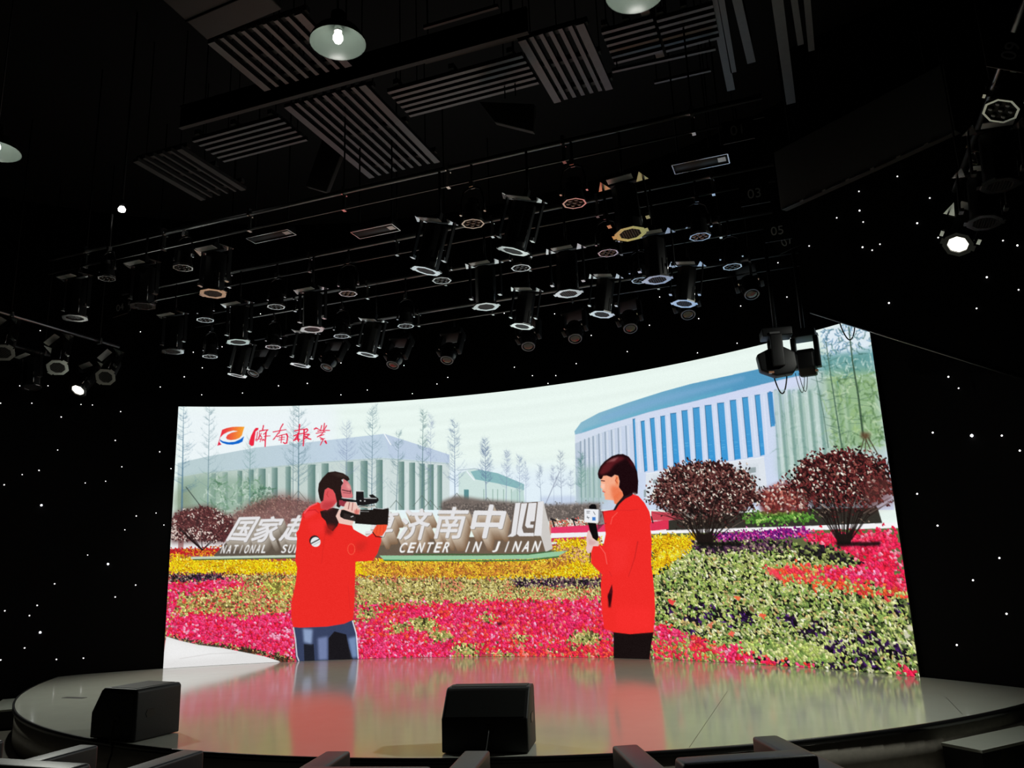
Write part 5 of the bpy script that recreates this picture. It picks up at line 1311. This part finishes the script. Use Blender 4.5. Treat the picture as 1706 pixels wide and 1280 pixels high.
# side pipes
def side(kind, px, py, x, label, rot, top, scale=1.0, lens=None, lit=False):
    d = cam_rays([(px, py)])[0]; t = (x - CAM[0])/d[0]
    p = Vector(CAM) + Vector(d)*t
    return fitting(kind, label, 'stage light', p, top - .02, rot, 'lights on the side pipes', scale, lens, lit)
LT = D_(-24)
side('fresnel_light', 5, 587, -4.46, 'black fresnel light cut by the left picture edge, on the inner side pipe', (LT, D_(-26), 0), 4.66)
side('fresnel_light', 96, 612, -4.46, 'black fresnel light with honeycomb, second from left on the inner side pipe', (LT, D_(-26), 0), 4.66)
side('fresnel_light', 176, 628, -4.46, 'black fresnel light with honeycomb at the stage end of the inner side pipe', (D_(-38), D_(-30), 0), 4.66)
side('fresnel_light', 125, 529, -2.95, 'black fresnel light hanging above the left side pipes, left of the 04 sign', (0, 0, 0), 5.0)
side('fresnel_light', 52, 645, -5.45, 'black fresnel light on the outer left side pipe, beside the lit spotlight', (D_(-4), D_(-10), 0), 4.62)
s1 = side('fresnel_light', 130, 650, -5.45, 'lit spotlight glowing warm white at the far left, above the starry wall', (D_(-40), D_(-10), 0), 4.62, 1.0, 'spot_lit', (-1.0, 7.2, .35))
side('par_light', 178, 463, -1.9, 'small dim par light at the left end of the rig', (0, 0, 0), 5.02, .8)
side('fresnel_light', 1665, 308, 5.55, 'black fresnel light, upper one of two on the right side pipe', (D_(-2), D_(4), 0), 4.75)
side('fresnel_light', 1640, 370, 5.55, 'black fresnel light, lower one of two on the right side pipe', (D_(-8), D_(6), 0), 4.75)
s2 = side('fresnel_light', 1596, 407, 5.45, 'lit spotlight glowing warm white on the right side pipe', (D_(-34), D_(26), 0), 4.75, .95, 'spot_lit', (1.0, 7.0, .35))
side('par_light', 1668, 183, 5.55, 'black par light with glinting lenses near the right picture edge', (D_(-14), D_(24), 0), 4.75, 1.15)
side('par_light', 1630, 262, 5.72, 'black par light below the glinting one, right picture edge', (D_(-10), D_(24), 0), 4.75)
# dark movers in front of the screen's upper right, with looping cables
def boxy_mover(label, p, top, yaw, w=.26, sx=1.0):
    t = thing('moving_head_light', label, 'stage light', p, (0, 0, yaw), 'movers in front of the screen')
    obj('head', MB().prism([(-.19*sx, .03), (-.05, -.04), (.12*sx, -.02), (.16*sx, .05), (.15*sx, .20), (.04, .27), (-.10*sx, .25), (-.21*sx, .20)], -w/2, w/2, 'Y').mesh('head', .02, 2), 'lamp_black', t)
    for q in (-w/2 - .03, w/2 + .03): obj('arm', MB().box((-.02, q, .22), (.12, .05, .34)).mesh('arm', .01, 2), 'lamp_black', t)
    obj('base', MB().box((0, 0, .42), (.30, w + .08, .09)).mesh('base', .012, 2), 'lamp_black', t)
    obj('display_strip', MB().box((-.03, -w/2 - .057, .40), (.10, .006, .02)), 'lamp_mesh', t)
    obj('connector', MB().box((-.10, -w/2 - .01, -.005), (.05, .03, .02)), 'lamp_lens_amber', t)
    obj('lens', MB().rings([(.07, 0), (.05, .02)], 16, mx=Matrix.Translation((.135, 0, .11)) @ Matrix.Rotation(math.pi/2, 4, 'Y')), 'lamp_lens', t)
    obj('drop_rod', MB().tube([(0, 0, .46), (0, 0, top - p.z)], .02, 8), 'lamp_black', t)
    return t
bm1 = at_y(1300, 622, 8.38); bm2 = at_y(1347, 622, 8.76)
boxy_mover('wide black moving head silhouetted against the screen, left of two', bm1, 4.88, D_(10), .16, 1.05)
boxy_mover('narrow black moving head silhouetted against the screen, right of two', bm2, 4.88, D_(84), .17, .8)
def loop_cable(label, a, b, sag, r=.006):
    pts = []
    for i in range(17):
        u = i/16; pts.append(a + (b - a)*u + Vector((0, 0, -sag*math.sin(math.pi*u)**.8)))
    tag(obj('hanging_cable', MB().tube(pts, r, 6), 'cable_black'), label, 'cable', 'loops of cable under the movers')
loop_cable('thick cable loop under the wide moving head, against the screen', at_y(1285, 612, 8.5), at_y(1311, 622, 8.5), .25, .008)
loop_cable('thin short cable loop under the wide moving head', at_y(1289, 615, 8.52), at_y(1300, 624, 8.52), .05, .004)
loop_cable('thin cable loop under the narrow moving head, left one', at_y(1325, 622, 8.55), at_y(1340, 624, 8.55), .20, .004)
loop_cable('thin cable loop under the narrow moving head, right one', at_y(1331, 622, 8.57), at_y(1345, 624, 8.57), .19, .004)
loop_cable('cable loop hanging over the upper right corner of the screen', at_y(1399, 538, 8.5), at_y(1424, 545, 8.5), .16, .007)
# long rectangular work-light frames
def frame_light(label, a, b, y, dep, top=7.195):
    p, q = at_y(*a, y), at_y(*b, y); L = (q - p).length; z = (p.z + q.z)/2
    t = thing('batten_light', label, 'stage light', ((p.x + q.x)/2, y, z), (0, 0, 0), 'long batten lights')
    obj('casing', MB().box((0, 0, .05), (L, dep, .08)).mesh('casing', .006, 1), 'lamp_black', t)
    for s in (-1, 1):
        obj('frame_bar', MB().box((0, s*dep/2, .006), (L, .008, .012)), 'lamp_silver', t)
        obj('end_bar', MB().box((s*L/2, 0, .006), (.008, dep, .012)), 'lamp_silver', t)
    obj('rating_label', MB().box((L*.38, 0, .007), (L*.14, dep*.45, .006)), 'lamp_white', t)
    for s in (-.4, .4): obj('drop_rod', MB().tube([(s*L, 0, .09), (s*L, 0, top - z)], .008, 6), 'lamp_black', t)
frame_light('long rectangular batten light left of the 01 sign', (1122, 280), (1214, 268), 6.25, .17)
frame_light('long rectangular batten light in the middle of the rig', (592, 392), (660, 380), 6.25, .17, CZ_ - .04)
frame_light('long rectangular batten light at the left of the rig', (418, 398), (486, 391), 6.25, .15)

# ------------------------------------------------------------------ pendant lamps over the hall
PENDANT_W = 0.9
def pendant(label, px, py, z, lit=True, r=.155):
    p = at_z(px, py, z)
    t = thing('pendant_lamp', label, 'lamp', p, (0, 0, 0), 'enamel pendant lamps')
    prof_o = [(r, 0), (r*.97, .02), (r*.80, .065), (r*.50, .105), (r*.28, .125), (r*.26, .19), (r*.12, .205)]
    obj('shade', MB().rings(prof_o, 28, cap0=False), 'enamel_out', t)
    prof_i = [(r*.985, .001), (r*.955, .02), (r*.78, .060), (r*.48, .098), (r*.25, .115)]
    obj('reflector', MB().rings(prof_i, 28, cap0=False), 'enamel_in', t)
    obj('socket', MB().rings([(.024, .07), (.024, .12)], 12), 'lamp_silver', t)
    obj('bulb', MB().rings([(.004, .000), (.018, .006), (.028, .025), (.028, .04), (.018, .065), (.015, .075)], 16), 'bulb' if lit else 'enamel_in', t)
    if lit:
        ld = bpy.data.lights.new('bulb_glow', 'POINT'); ld.energy = PENDANT_W; ld.shadow_soft_size = .03; ld.color = (1, .97, .92)
        link(bpy.data.objects.new('bulb_glow', ld), t).location = (0, 0, .012)
    obj('cord', MB().tube([(0, 0, .205), (0, 0, 7.2 - z - .005)], .005, 6), 'cable_black', t)
    return t
pendant('lit enamel pendant lamp hanging in front of the slats, top left of centre', 563, 72, 4.45)
pendant('enamel pendant lamp cut off by the left picture edge', -8, 252, 4.45)
pendant('enamel pendant lamp clipped by the top edge of the picture', 1058, -10, 4.45)
# small bare work light at the left of the rig
p = at_y(203, 349, 5.2)
t = thing('work_light', 'small bright work light above the left end of the rig', 'lamp', p)
obj('bulb', MB().rings([(.006, -.030), (.030, -.018), (.034, .005), (.020, .028)], 16), 'bulb', t)
obj('holder', MB().rings([(.022, .026), (.026, .07), (.012, .09)], 12), 'lamp_black', t)
obj('bracket', MB().tube([(0, 0, .088), (0, 0, 7.2 - p.z - .005)], .01, 6), 'lamp_black', t)
